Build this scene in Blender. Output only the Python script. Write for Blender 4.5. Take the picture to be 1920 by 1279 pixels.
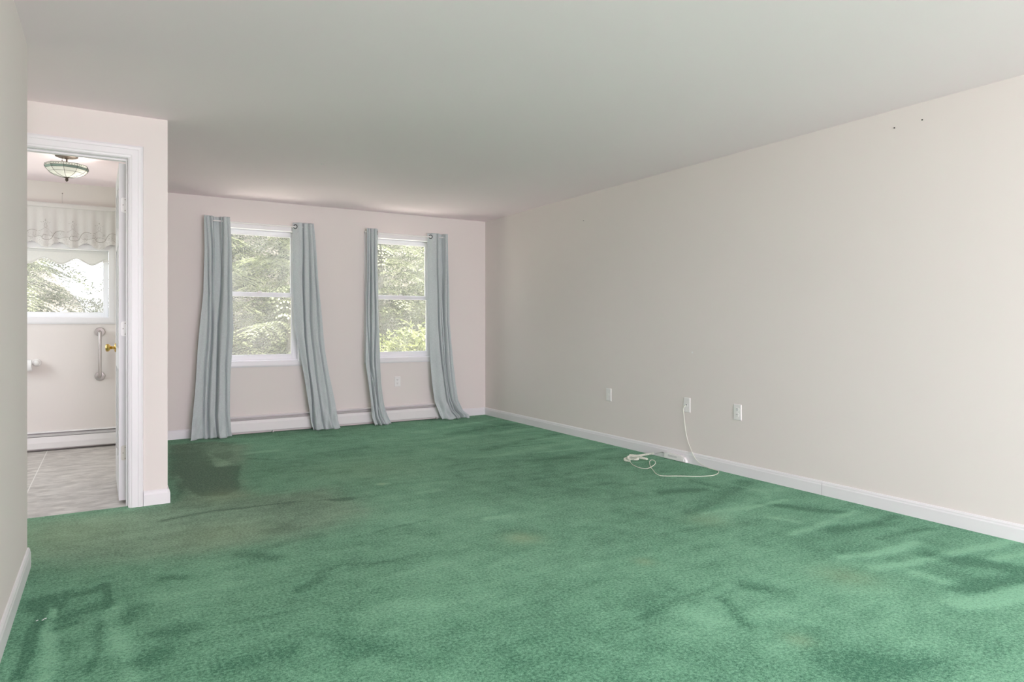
import bpy, bmesh, math, random
import numpy as np
from mathutils import Vector, Matrix

PI = math.pi
SC = bpy.context.scene
COL = SC.collection
for o in list(bpy.data.objects):
    bpy.data.objects.remove(o)

# room dimensions (metres); +Y runs along the right wall, away from the camera
H = 2.32            # ceiling
XR = 3.875          # right wall
YB = 6.985          # window wall
YD = 4.523          # wall with the bathroom doorway, living side
YD2 = 4.643         # the same, bathroom side
XE = 0.307          # its free end
XL = -0.308         # left wall
YL = 3.632          # end of left wall
YR = -5.0           # rear wall, behind the camera
XW = -1.7           # far end of hall and bathroom

# ------------------------------------------------------------------ camera
cam_d = bpy.data.cameras.new('camera')
cam = bpy.data.objects.new('camera', cam_d)
COL.objects.link(cam)
cam.location = (0, 0, 1.08)
cam.rotation_euler = (PI / 2, 0, -math.radians(31.330))
cam_d.sensor_width = 36.0
cam_d.lens = 1243.03 * 36.0 / 1920.0
cam_d.shift_y = -(639.5 - 609.08) / 1920.0
cam_d.clip_start = 0.05
cam_d.clip_end = 300
SC.camera = cam

# ------------------------------------------------------------------ world, sun, fill lamps
world = bpy.data.worlds.new('sky')
SC.world = world
world.use_nodes = True
wn = world.node_tree
bg = wn.nodes['Background']
bg.inputs['Color'].default_value = (0.90, 0.95, 1.0, 1)
bg.inputs['Strength'].default_value = 2.4

sun_d = bpy.data.lights.new('sun', 'SUN')
sun_d.energy = 27.0
sun_d.angle = math.radians(1.5)
sun_d.color = (1.0, 0.95, 0.86)
sun = bpy.data.objects.new('sun', sun_d)
COL.objects.link(sun)
sun.rotation_euler = Vector((-0.62, 0.16, -0.74)).to_track_quat('-Z', 'Y').to_euler()
sun.location = (12, 2, 14)


def fill_lamp(name, loc, size, power, direction, color=(1.0, 0.845, 0.985)):  # area lamp standing in for daylight at an added opening
    d = bpy.data.lights.new(name, 'AREA')
    d.shape = 'RECTANGLE'
    d.size, d.size_y = size
    d.energy = power
    d.color = color
    o = bpy.data.objects.new(name, d)
    COL.objects.link(o)
    o.location = loc
    o.rotation_euler = Vector(direction).to_track_quat('-Z', 'Y').to_euler()
    return o


# added lamp at unseen rear glass doors, standing in for daylight
fill_lamp('fill_lamp_rear', (1.75, YR + 0.02, 1.12), (3.4, 2.0), 260, (0, 1, 0.2))
# two more added lamps, at unseen left wall and side hall windows
fill_lamp('fill_lamp_left', (XL + 0.02, -1.7, 1.35), (2.2, 1.5), 45, (1, 0.35, -0.25))
fill_lamp('fill_lamp_hall', (XW + 0.02, 4.08, 1.45), (0.7, 1.2), 1.5, (1, -0.25, 0.0))
# lamp added to brighten the bathroom, at an unseen side window
fill_lamp('fill_lamp_bathroom', (XW + 0.02, 5.8, 1.45), (1.0, 1.0), 9, (1, 0, -0.1), (0.90, 1.0, 1.02))

vs = SC.view_settings
vs.view_transform = 'Standard'
vs.look = 'None'
vs.exposure = 0.53
vs.gamma = 1.0
vs.use_curve_mapping = False
SC.cycles.max_bounces = 10
SC.cycles.diffuse_bounces = 6
SC.cycles.transparent_max_bounces = 24
SC.cycles.transmission_bounces = 8
SC.cycles.use_denoising = True
SC.cycles.caustics_reflective = False
SC.cycles.caustics_refractive = False


# ------------------------------------------------------------------ materials
def new_mat(name):
    m = bpy.data.materials.new(name)
    m.use_nodes = True
    nt = m.node_tree
    b = nt.nodes['Principled BSDF']
    return m, nt, b


def N(nt, t, **kw):
    n = nt.nodes.new(t)
    for k, v in kw.items():
        setattr(n, k, v)
    return n


def math_node(nt, op, a, b=None, clamp=False):
    n = nt.nodes.new('ShaderNodeMath')
    n.operation = op
    n.use_clamp = clamp
    for i, v in enumerate((a, b)):
        if v is None:
            continue
        if hasattr(v, 'is_output'):
            nt.links.new(v, n.inputs[i])
        else:
            n.inputs[i].default_value = v
    return n.outputs[0]


def mix_col(nt, fac, a, b, mode='MIX'):
    n = nt.nodes.new('ShaderNodeMix')
    n.data_type = 'RGBA'
    n.blend_type = mode
    n.clamp_factor = True
    for i, v in ((0, fac), (6, a), (7, b)):
        if hasattr(v, 'is_output'):
            nt.links.new(v, n.inputs[i])
        elif i == 0:
            n.inputs[0].default_value = v
        else:
            n.inputs[i].default_value = (v[0], v[1], v[2], 1)
    return n.outputs[2]


def noise(nt, scale, detail=3.0, rough=0.5, coord=None, dist=0.0):
    n = nt.nodes.new('ShaderNodeTexNoise')
    n.inputs['Scale'].default_value = scale
    n.inputs['Detail'].default_value = detail
    n.inputs['Roughness'].default_value = rough
    n.inputs['Distortion'].default_value = dist
    if coord is not None:
        nt.links.new(coord, n.inputs['Vector'])
    return n.outputs['Fac']


def obj_coord(nt, scale=None):
    tc = nt.nodes.new('ShaderNodeTexCoord')
    c = tc.outputs['Object']
    if scale:
        mp = nt.nodes.new('ShaderNodeMapping')
        mp.inputs['Scale'].default_value = scale
        nt.links.new(c, mp.inputs['Vector'])
        c = mp.outputs['Vector']
    return c


def bump(nt, b, h, strength, dist):
    n = nt.nodes.new('ShaderNodeBump')
    n.inputs['Strength'].default_value = strength
    n.inputs['Distance'].default_value = dist
    nt.links.new(h, n.inputs['Height'])
    nt.links.new(n.outputs['Normal'], b.inputs['Normal'])


def simple(name, col, rough=0.5, metal=0.0, spec=0.5, var=0.03, scale=8.0, bmp=None):
    m, nt, b = new_mat(name)
    c = obj_coord(nt)
    f = noise(nt, scale, 3, 0.5, c)
    lo = tuple(v * (1 - var) for v in col)
    hi = tuple(min(1, v * (1 + var)) for v in col)
    nt.links.new(mix_col(nt, f, lo, hi), b.inputs['Base Color'])
    b.inputs['Roughness'].default_value = rough
    b.inputs['Metallic'].default_value = metal
    b.inputs['Specular IOR Level'].default_value = spec
    if bmp:
        bump(nt, b, noise(nt, bmp[0], 4, 0.6, c), bmp[1], bmp[2])
    return m


M = {}
M['wall'] = simple('wall_paint', (0.775, 0.735, 0.70), 0.75, spec=0.2, var=0.012, scale=1.2, bmp=(180, 0.12, 0.001))
M['ceiling'] = simple('ceiling_paint', (0.95, 0.84, 0.88), 0.9, spec=0.1, var=0.015, scale=1.0, bmp=(90, 0.1, 0.001))
M['trim'] = simple('white_gloss_trim_paint', (0.80, 0.80, 0.81), 0.38, var=0.02, scale=5)
M['vinyl'] = simple('white_window_vinyl', (0.82, 0.83, 0.85), 0.35, var=0.01)
M['heater'] = simple('heater_enamel', (0.80, 0.79, 0.78), 0.4, var=0.015)
M['damper'] = simple('grey_damper', (0.50, 0.49, 0.48), 0.5, var=0.08)
M['fins'] = simple('heater_fins', (0.16, 0.16, 0.155), 0.55, metal=0.4, var=0.2, scale=40)
M['plastic'] = simple('white_plastic', (0.84, 0.84, 0.82), 0.5, var=0.01)
M['dark'] = simple('dark_slots', (0.03, 0.03, 0.03), 0.6)
M['screw'] = simple('screw_metal', (0.25, 0.22, 0.19), 0.4, metal=0.8)
M['steel'] = simple('brushed_steel', (0.56, 0.53, 0.51), 0.28, metal=1.0, var=0.05, scale=60)
M['brass'] = simple('polished_brass', (0.75, 0.52, 0.16), 0.2, metal=1.0, var=0.05)
M['bronze'] = simple('dark_bronze', (0.10, 0.075, 0.06), 0.4, metal=0.7, var=0.1)
M['cord'] = simple('cream_cord', (0.80, 0.82, 0.72), 0.5, var=0.03)
M['rod'] = simple('white_rod_enamel', (0.82, 0.82, 0.80), 0.35)
M['ring'] = simple('dark_grommet_metal', (0.035, 0.035, 0.035), 0.35, metal=0.6)
M['ceramic'] = simple('white_ceramic', (0.85, 0.85, 0.83), 0.12)
M['paper'] = simple('white_paper', (0.85, 0.85, 0.84), 0.9)
M['nail'] = simple('dark_nail_hole', (0.05, 0.045, 0.04), 0.5, metal=0.5)
M['patch'] = simple('white_filler', (0.85, 0.85, 0.84), 0.9)
M['embroidery'] = simple('grey_brown_thread', (0.38, 0.35, 0.31), 0.8, var=0.15, scale=60)
M['shade_green'] = simple('sea_green_glass', (0.30, 0.40, 0.35), 0.15, var=0.25, scale=40)
M['hinge'] = simple('painted_hinge', (0.93, 0.93, 0.92), 0.4)
M['hinge_worn'] = simple('worn_cream_hinge', (0.66, 0.64, 0.58), 0.4, var=0.06)
M['pinkedge'] = simple('door_edge_paint', (0.74, 0.74, 0.75), 0.45)
M['bark'] = simple('bark', (0.11, 0.10, 0.09), 0.9, var=0.35, scale=9, bmp=(30, 0.8, 0.02))
M['bounce_pale'] = simple('pale_bounce_slab', (0.62, 0.59, 0.55), 0.9, var=0.06, scale=6)
M['roof'] = simple('grey_shingles', (0.2, 0.2, 0.2), 0.9, var=0.2, scale=12)


def fabric(name, col, trans, wscale=1.0, var=0.14):
    m, nt, b = new_mat(name)
    c1 = obj_coord(nt, (900 * wscale, 900 * wscale, 40))
    c2 = obj_coord(nt, (60, 60, 700 * wscale))
    n1 = noise(nt, 1.0, 2, 0.6, c1)
    n2 = noise(nt, 1.0, 2, 0.6, c2)
    f = math_node(nt, 'MULTIPLY', math_node(nt, 'ADD', n1, n2), 0.5)
    f = math_node(nt, 'MULTIPLY', math_node(nt, 'SUBTRACT', f, 0.35), 3.3, True)
    cc = mix_col(nt, f, tuple(v * (1 - var) for v in col), tuple(min(1, v * (1 + var)) for v in col))
    nt.links.new(cc, b.inputs['Base Color'])
    b.inputs['Roughness'].default_value = 0.9
    b.inputs['Specular IOR Level'].default_value = 0.15
    b.inputs['Sheen Weight'].default_value = 0.15
    tr = nt.nodes.new('ShaderNodeBsdfTranslucent')
    nt.links.new(cc, tr.inputs['Color'])
    mx = nt.nodes.new('ShaderNodeMixShader')
    mx.inputs[0].default_value = trans
    nt.links.new(b.outputs[0], mx.inputs[1])
    nt.links.new(tr.outputs[0], mx.inputs[2])
    nt.links.new(mx.outputs[0], nt.nodes['Material Output'].inputs['Surface'])
    return m


M['curtain'] = fabric('grey_blue_linen', (0.61, 0.675, 0.675), 0.14)
M['valance'] = fabric('white_voile', (0.86, 0.85, 0.83), 0.35, var=0.035)
M['lace'] = fabric('white_lace_cotton', (0.88, 0.87, 0.85), 0.3, var=0.035)
M['blind'] = fabric('white_blind_cloth', (0.84, 0.84, 0.82), 0.22, var=0.035)


def mat_glass(name, clear, tint):
    """window glass: mostly clear, with a translucent veil put in to haze the view"""
    m, nt, b = new_mat(name)
    nt.nodes.remove(b)
    t = N(nt, 'ShaderNodeBsdfTransparent')
    t.inputs['Color'].default_value = (1, 1, 1, 1)
    tr = N(nt, 'ShaderNodeBsdfTranslucent')
    tr.inputs['Color'].default_value = (*tint, 1)
    gl = N(nt, 'ShaderNodeBsdfGlossy')
    gl.inputs['Roughness'].default_value = 0.12
    c = obj_coord(nt)
    f = noise(nt, 2.5, 3, 0.6, c)
    fac = math_node(nt, 'ADD', 1 - clear, math_node(nt, 'MULTIPLY', math_node(nt, 'SUBTRACT', f, 0.5), 0.12))
    m1 = N(nt, 'ShaderNodeMixShader')
    nt.links.new(fac, m1.inputs[0])
    nt.links.new(t.outputs[0], m1.inputs[1])
    nt.links.new(tr.outputs[0], m1.inputs[2])
    m2 = N(nt, 'ShaderNodeMixShader')
    m2.inputs[0].default_value = 0.001
    nt.links.new(m1.outputs[0], m2.inputs[1])
    nt.links.new(gl.outputs[0], m2.inputs[2])
    nt.links.new(m2.outputs[0], nt.nodes['Material Output'].inputs['Surface'])
    return m


M['glass'] = mat_glass('hazy_window_glass', 0.98, (0.85, 0.86, 0.86))
M['haze'] = mat_glass('haze_sheet_veil', 0.91, (0.80, 0.81, 0.80))  # sheet added to veil the view outside with haze


def mat_panel_glass():
    m, nt, b = new_mat('opal_panel_glass')
    c = obj_coord(nt)
    f = noise(nt, 25, 3, 0.6, c)
    cc = mix_col(nt, f, (0.75, 0.77, 0.73), (0.88, 0.88, 0.85))
    nt.links.new(cc, b.inputs['Base Color'])
    b.inputs['Roughness'].default_value = 0.15
    tr = N(nt, 'ShaderNodeBsdfTranslucent')
    nt.links.new(cc, tr.inputs['Color'])
    mx = N(nt, 'ShaderNodeMixShader')
    mx.inputs[0].default_value = 0.5
    nt.links.new(b.outputs[0], mx.inputs[1])
    nt.links.new(tr.outputs[0], mx.inputs[2])
    nt.links.new(mx.outputs[0], nt.nodes['Material Output'].inputs['Surface'])
    return m


M['opal'] = mat_panel_glass()


def mat_leaf(name, c1, c2, scale=1.0, trans=0.28):
    m, nt, b = new_mat(name)
    c = obj_coord(nt)
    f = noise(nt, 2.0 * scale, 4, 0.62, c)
    f = math_node(nt, 'MULTIPLY', math_node(nt, 'SUBTRACT', f, 0.40), 4.5, True)  # steep noise puts sunlit clumps and shaded gaps into the leaf colour
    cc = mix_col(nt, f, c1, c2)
    nt.links.new(cc, b.inputs['Base Color'])
    b.inputs['Roughness'].default_value = 0.6
    b.inputs['Specular IOR Level'].default_value = 0.25
    tr = N(nt, 'ShaderNodeBsdfTranslucent')
    nt.links.new(cc, tr.inputs['Color'])
    mx = N(nt, 'ShaderNodeMixShader')
    mx.inputs[0].default_value = trans
    nt.links.new(b.outputs[0], mx.inputs[1])
    nt.links.new(tr.outputs[0], mx.inputs[2])
    nt.links.new(mx.outputs[0], nt.nodes['Material Output'].inputs['Surface'])
    return m


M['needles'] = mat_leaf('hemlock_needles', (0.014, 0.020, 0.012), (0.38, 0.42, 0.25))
M['needles_shaded'] = mat_leaf('shaded_hemlock_needles', (0.012, 0.016, 0.012), (0.20, 0.23, 0.15))  # darker needle copy, shade of the rear trees put into its colour
M['leaves'] = mat_leaf('yellow_green_leaves', (0.10, 0.13, 0.04), (0.30, 0.33, 0.13))
M['maple'] = mat_leaf('pale_green_leaves', (0.045, 0.06, 0.028), (0.15, 0.17, 0.095))


def mat_ground():
    m, nt, b = new_mat('lawn_and_forest_floor')
    c = obj_coord(nt)
    f = noise(nt, 1.3, 6, 0.7, c)
    g = mix_col(nt, f, (0.05, 0.07, 0.025), (0.13, 0.15, 0.07))
    d = mix_col(nt, f, (0.04, 0.035, 0.03), (0.09, 0.08, 0.065))
    sx = N(nt, 'ShaderNodeSeparateXYZ')
    nt.links.new(c, sx.inputs[0])
    k = math_node(nt, 'MULTIPLY', math_node(nt, 'SUBTRACT', sx.outputs[1], 11.0), 0.4, True)
    nt.links.new(mix_col(nt, k, g, d), b.inputs['Base Color'])
    b.inputs['Roughness'].default_value = 0.95
    bump(nt, b, f, 0.8, 0.1)
    return m


M['ground'] = mat_ground()


def mat_vinyl_floor():
    m, nt, b = new_mat('grey_beige_stone_vinyl')
    c = obj_coord(nt)
    mp = N(nt, 'ShaderNodeMapping')
    mp.inputs['Rotation'].default_value = (0, 0, 0.35)
    mp.inputs['Scale'].default_value = (4.5, 9.5, 4.0)
    nt.links.new(c, mp.inputs['Vector'])
    f = noise(nt, 1.4, 6, 0.62, mp.outputs['Vector'], 0.5)
    f2 = noise(nt, 3.2, 5, 0.7, mp.outputs['Vector'], 0.2)
    f = math_node(nt, 'MULTIPLY', math_node(nt, 'SUBTRACT', f, 0.33), 2.6, True)
    cc = mix_col(nt, f, (0.38, 0.355, 0.33), (0.68, 0.65, 0.61))
    cc = mix_col(nt, math_node(nt, 'MULTIPLY', math_node(nt, 'SUBTRACT', f2, 0.5), 2.0, True), cc, (0.74, 0.72, 0.69))
    # pale grout lines, 0.61 m tiles
    sx = N(nt, 'ShaderNodeSeparateXYZ')
    nt.links.new(c, sx.inputs[0])

    def line(out, off, per):
        a = math_node(nt, 'FRACT', math_node(nt, 'DIVIDE', math_node(nt, 'SUBTRACT', out, off), per))
        a = math_node(nt, 'ABSOLUTE', math_node(nt, 'SUBTRACT', a, 0.5))
        return math_node(nt, 'GREATER_THAN', a, 0.5 - 0.0032 / per)
    k = math_node(nt, 'MAXIMUM', line(sx.outputs[0], -0.448 - 0.305 + 0.305, 0.914), line(sx.outputs[1], 4.50, 2.6))
    nt.links.new(mix_col(nt, k, cc, (0.76, 0.74, 0.71)), b.inputs['Base Color'])
    b.inputs['Roughness'].default_value = 0.45
    return m


M['floor_vinyl'] = mat_vinyl_floor()


def mat_carpet():
    m, nt, b = new_mat('green_cut_pile_carpet')
    c = obj_coord(nt)

    def attr(n):
        a = N(nt, 'ShaderNodeAttribute')
        a.attribute_name = n
        return a.outputs['Fac']
    nap, worn, stain = attr('nap'), attr('worn'), attr('stain')
    # large soft traffic clouds + brushed streaks running across the room
    big = noise(nt, 0.9, 5, 0.6, c)
    mid = noise(nt, 4.0, 5, 0.65, c, 0.6)
    mp = N(nt, 'ShaderNodeMapping')
    mp.inputs['Rotation'].default_value = (0, 0, 0.25)
    mp.inputs['Scale'].default_value = (1.1, 7.0, 1.0)
    nt.links.new(c, mp.inputs['Vector'])
    streak = noise(nt, 1.6, 5, 0.6, mp.outputs['Vector'], 0.4)
    fine = noise(nt, 85, 3, 0.75, c)
    fine2 = noise(nt, 260, 2, 0.7, c)
    s = math_node(nt, 'MULTIPLY', math_node(nt, 'SUBTRACT', big, 0.5), 0.9)
    s = math_node(nt, 'ADD', s, math_node(nt, 'MULTIPLY', math_node(nt, 'SUBTRACT', mid, 0.5), 0.65))
    s = math_node(nt, 'ADD', s, math_node(nt, 'MULTIPLY', math_node(nt, 'SUBTRACT', streak, 0.5), 0.50))
    mott = noise(nt, 13, 4, 0.7, c)
    s = math_node(nt, 'ADD', s, math_node(nt, 'MULTIPLY', math_node(nt, 'SUBTRACT', mott, 0.5), 0.55))
    brush = math_node(nt, 'ADD', 0.25, math_node(nt, 'MULTIPLY', noise(nt, 22, 4, 0.7, c), 1.3))
    s = math_node(nt, 'ADD', s, math_node(nt, 'MULTIPLY', math_node(nt, 'MULTIPLY', nap, brush), 0.80))
    s = math_node(nt, 'ADD', s, math_node(nt, 'MULTIPLY', math_node(nt, 'SUBTRACT', fine, 0.5), 0.6))
    s = math_node(nt, 'MINIMUM', math_node(nt, 'MAXIMUM', math_node(nt, 'ADD', s, 0.5), 0.13), 0.9)
    s = math_node(nt, 'ADD', s, math_node(nt, 'MULTIPLY', math_node(nt, 'SUBTRACT', fine, 0.5), 1.6))
    s = math_node(nt, 'ADD', s, math_node(nt, 'MULTIPLY', math_node(nt, 'SUBTRACT', fine2, 0.5), 1.5), True)
    green = mix_col(nt, s, (0.042, 0.178, 0.102), (0.262, 0.590, 0.378))
    dull = mix_col(nt, s, (0.080, 0.150, 0.100), (0.320, 0.500, 0.340))
    cc = mix_col(nt, math_node(nt, 'MULTIPLY', worn, 0.75), green, dull)
    cc = mix_col(nt, math_node(nt, 'MULTIPLY', stain, 0.34), cc, (0.42, 0.50, 0.28))
    nt.links.new(cc, b.inputs['Base Color'])
    b.inputs['Roughness'].default_value = 1.0
    b.inputs['Specular IOR Level'].default_value = 0.05
    b.inputs['Sheen Weight'].default_value = 0.08
    h = math_node(nt, 'ADD', math_node(nt, 'MULTIPLY', fine, 0.8), math_node(nt, 'MULTIPLY', fine2, 0.7))
    bump(nt, b, h, 0.75, 0.006)
    return m


M['carpet'] = mat_carpet()


# ------------------------------------------------------------------ mesh helpers
def link(name, me, mat, parent=None, smooth=False):
    mats = mat if isinstance(mat, (list, tuple)) else [mat]
    for m in mats:
        me.materials.append(m)
    if smooth:
        me.polygons.foreach_set('use_smooth', [True] * len(me.polygons))
    o = bpy.data.objects.new(name, me)
    COL.objects.link(o)
    if parent is not None:
        o.parent = parent
    return o


def obj(name, bm, mat, parent=None, smooth=False, bevel=0.0, seg=2):
    me = bpy.data.meshes.new(name)
    bmesh.ops.recalc_face_normals(bm, faces=bm.faces)
    bm.to_mesh(me)
    bm.free()
    o = link(name, me, mat, parent, smooth)
    if bevel:
        md = o.modifiers.new('bevel', 'BEVEL')
        md.width = bevel
        md.segments = seg
        md.limit_method = 'ANGLE'
        md.angle_limit = math.radians(40)
    return o


def box(bm, x0, x1, y0, y1, z0, z1, mi=0):
    vs_ = [bm.verts.new(p) for p in ((x0, y0, z0), (x1, y0, z0), (x1, y1, z0), (x0, y1, z0),
                                     (x0, y0, z1), (x1, y0, z1), (x1, y1, z1), (x0, y1, z1))]
    for f in ((0, 3, 2, 1), (4, 5, 6, 7), (0, 1, 5, 4), (1, 2, 6, 5), (2, 3, 7, 6), (3, 0, 4, 7)):
        fc = bm.faces.new([vs_[i] for i in f])
        fc.material_index = mi


def boxes(*bs):
    bm = bmesh.new()
    for b in bs:
        box(bm, *b)
    return bm


def tube(bm, pts, r, n=10, caps=True, closed=False):
    pts = [Vector(p) for p in pts]
    rs = r if isinstance(r, (list, tuple)) else [r] * len(pts)
    rings = []
    prev = None
    L = len(pts)
    for i, p in enumerate(pts):
        if closed:
            t = pts[(i + 1) % L] - pts[i - 1]
        else:
            t = pts[min(i + 1, L - 1)] - pts[max(i - 1, 0)]
        if t.length < 1e-9:
            t = Vector((0, 0, 1))
        t.normalize()
        if prev is None:
            a = Vector((0, 0, 1)) if abs(t.z) < 0.9 else Vector((1, 0, 0))
            u = (a - t * a.dot(t)).normalized()
        else:
            u = prev - t * prev.dot(t)
            u = u.normalized() if u.length > 1e-6 else t.orthogonal().normalized()
        prev = u
        w = t.cross(u)
        rings.append([bm.verts.new(p + (u * math.cos(2 * PI * k / n) + w * math.sin(2 * PI * k / n)) * rs[i]) for k in range(n)])
    m_ = L if closed else L - 1
    for i in range(m_):
        A, B = rings[i], rings[(i + 1) % L]
        for k in range(n):
            bm.faces.new((A[k], A[(k + 1) % n], B[(k + 1) % n], B[k]))
    if caps and not closed:
        bm.faces.new(rings[0][::-1])
        bm.faces.new(rings[-1])


def lathe(bm, prof, n=32, axis='z', origin=(0, 0, 0)):
    """prof: list of (radius, height along axis)"""
    o = Vector(origin)

    def P(r, h, a):
        c, s = r * math.cos(a), r * math.sin(a)
        return o + (Vector((c, s, h)) if axis == 'z' else Vector((c, h, s)) if axis == 'y' else Vector((h, c, s)))
    rings = []
    for r, h in prof:
        if r < 1e-6:
            rings.append([bm.verts.new(P(0, h, 0))])
        else:
            rings.append([bm.verts.new(P(r, h, 2 * PI * k / n)) for k in range(n)])
    for A, B in zip(rings, rings[1:]):
        for k in range(n):
            k2 = (k + 1) % n
            if len(A) == 1 and len(B) == 1:
                continue
            if len(A) == 1:
                bm.faces.new((A[0], B[k2], B[k]))
            elif len(B) == 1:
                bm.faces.new((A[k], A[k2], B[0]))
            else:
                bm.faces.new((A[k], A[k2], B[k2], B[k]))


def extrude_profile(bm, prof, a0, a1, axis):
    """prof: closed 2D polygon; axis 'x': points (y,z) swept in x; axis 'y': points (x,z) swept in y; 'z': (x,y)"""
    def P(p, a):
        return {'x': (a, p[0], p[1]), 'y': (p[0], a, p[1]), 'z': (p[0], p[1], a)}[axis]
    A = [bm.verts.new(P(p, a0)) for p in prof]
    B = [bm.verts.new(P(p, a1)) for p in prof]
    n = len(prof)
    for i in range(n):
        bm.faces.new((A[i], A[(i + 1) % n], B[(i + 1) % n], B[i]))
    bm.faces.new(A[::-1])
    bm.faces.new(B)


def ring(bm, c, nrm, R, r, n=28, m=8):
    nrm = Vector(nrm).normalized()
    u = nrm.orthogonal().normalized()
    w = nrm.cross(u)
    c = Vector(c)
    tube(bm, [c + (u * math.cos(2 * PI * k / n) + w * math.sin(2 * PI * k / n)) * R for k in range(n)], r, m, closed=True)


def smooth_path(pts, k=8):
    P = [Vector(p) for p in pts]
    out = []
    for i in range(len(P) - 1):
        p0, p1, p2, p3 = P[max(i - 1, 0)], P[i], P[i + 1], P[min(i + 2, len(P) - 1)]
        for j in range(k):
            t = j / k
            out.append(0.5 * ((2 * p1) + (p2 - p0) * t + (2 * p0 - 5 * p1 + 4 * p2 - p3) * t * t + (3 * p1 - p0 - 3 * p2 + p3) * t ** 3))
    out.append(P[-1])
    return out


def tag(o, label=None, cat=None, group=None, kind=None):
    if label:
        o['label'] = label
    if cat:
        o['category'] = cat
    if group:
        o['group'] = group
    if kind:
        o['kind'] = kind
    return o


def empty(name, loc, label=None, cat=None, group=None, kind=None):
    o = bpy.data.objects.new(name, None)
    o.empty_display_size = 0.05
    COL.objects.link(o)
    o.location = loc
    bpy.context.view_layer.update()
    return tag(o, label, cat, group, kind)


def part(name, bm, mat, parent, smooth=False, bevel=0.0, seg=2, label=None):
    """mesh written in world coordinates, parented to a thing standing at parent.location"""
    base = parent
    off = Vector((0, 0, 0))
    while base is not None:
        off += base.location
        base = base.parent
    bmesh.ops.translate(bm, verts=bm.verts, vec=-off)
    o = obj(name, bm, mat, parent, smooth, bevel, seg)
    if label:
        o['label'] = label
    return o


def struct(name, bm, mat, label=None, bevel=0.0, cat='structure', smooth=False):
    o = obj(name, bm, mat, None, smooth, bevel)
    o['kind'] = 'structure'
    if label:
        o['label'] = label
        o['category'] = cat
    return o


def wall_panel(bm, axis, a0, a1, t0, t1, z0, z1, holes):
    """wall along x or y from a0 to a1, thickness t0..t1, with rectangular holes (h0,h1,hz0,hz1)"""
    def add(p0, p1, q0, q1):
        if p1 - p0 < 1e-5 or q1 - q0 < 1e-5:
            return
        if axis == 'x':
            box(bm, p0, p1, t0, t1, q0, q1)
        else:
            box(bm, t0, t1, p0, p1, q0, q1)
    cur = a0
    for h0, h1, hz0, hz1 in sorted(holes):
        add(cur, h0, z0, z1)
        add(h0, h1, z0, hz0)
        add(h0, h1, hz1, z1)
        cur = h1
    add(cur, a1, z0, z1)


# ================================================================== THE SETTING
W1 = (0.917, 1.677, 0.715, 2.035)      # clear openings x0, x1, z0, z1
W2 = (2.429, 3.189, 0.715, 2.035)
WB = (-1.30, 0.0, 1.145, 1.745)
LIN = 0.018


def hole(w):
    return (w[0] - LIN, w[1] + LIN, w[2] - LIN, w[3] + LIN)


bm = bmesh.new()
wall_panel(bm, 'x', XW - 0.12, XR + 0.12, YB, YB + 0.14, -0.1, H, [hole(W1), hole(W2), hole(WB)])
struct('wall_back', bm, M['wall'])
struct('wall_right', boxes((XR, XR + 0.12, YR - 0.12, YB, -0.1, H)), M['wall'])
bm = bmesh.new()
wall_panel(bm, 'y', YR, YL, XL - 0.12, XL, -0.1, H, [(-2.8, -0.6, 0.6, 2.1)])  # unseen opening added to let daylight in
struct('wall_left', bm, M['wall'])
bm = bmesh.new()
wall_panel(bm, 'x', XW, XE, YD, YD2, -0.1, H, [(-0.698, 0.118, -0.1, 2.084)])
struct('wall_bathroom', bm, M['wall'])
struct('wall_partition', boxes((XE - 0.12, XE, YD2, YB, -0.1, H)), M['wall'])
bm = bmesh.new()
wall_panel(bm, 'y', YL - 0.12, YB, XW - 0.12, XW, -0.1, H, [(5.3, 6.3, 0.95, 1.95), (3.73, 4.43, 0.85, 2.05)])  # two unseen window openings, added for daylight
struct('wall_hall_end', bm, M['wall'])
struct('wall_hall_side', boxes((XW, XL - 0.12, YL - 0.12, YL, -0.1, H)), M['wall'])
bm = bmesh.new()
wall_panel(bm, 'x', XL - 0.12, XR, YR - 0.12, YR, -0.1, H, [(0.05, 3.45, 0.06, 2.14)])  # opening for the added rear glass door, out of view
struct('wall_rear', bm, M['wall'])
struct('ceiling', boxes((XW - 0.12, XR + 0.12, YR - 0.12, YB + 0.14, H, H + 0.2)), M['ceiling'])
struct('floor_slab', boxes((XW - 0.12, XR + 0.12, YR - 0.12, YB + 0.14, -0.3, -0.1)), M['roof'])
struct('floor_bathroom', boxes((XW, XE - 0.12, YD2, YB, -0.1, -0.002), (-0.70, 0.118, YD + 0.035, YD2, -0.1, -0.002)), M['floor_vinyl'])

# rear glass door added for daylight, unseen behind the camera: frame and panes only
root = empty('added_window_4', (1.75, YR - 0.06, 0.06), kind='structure')
fb = boxes((0.05, 3.45, YR - 0.10, YR - 0.02, 0.06, 0.12), (0.05, 3.45, YR - 0.10, YR - 0.02, 2.08, 2.14),
           (0.05, 0.11, YR - 0.10, YR - 0.02, 0.12, 2.08), (3.39, 3.45, YR - 0.10, YR - 0.02, 0.12, 2.08),
           (1.71, 1.79, YR - 0.10, YR - 0.02, 0.12, 2.08))
part('window_frame', fb, M['vinyl'], root)
part('pane', boxes((0.11, 1.71, YR - 0.065, YR - 0.06, 0.12, 2.08), (1.79, 3.39, YR - 0.065, YR - 0.06, 0.12, 2.08)), M['glass'], root)

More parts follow.
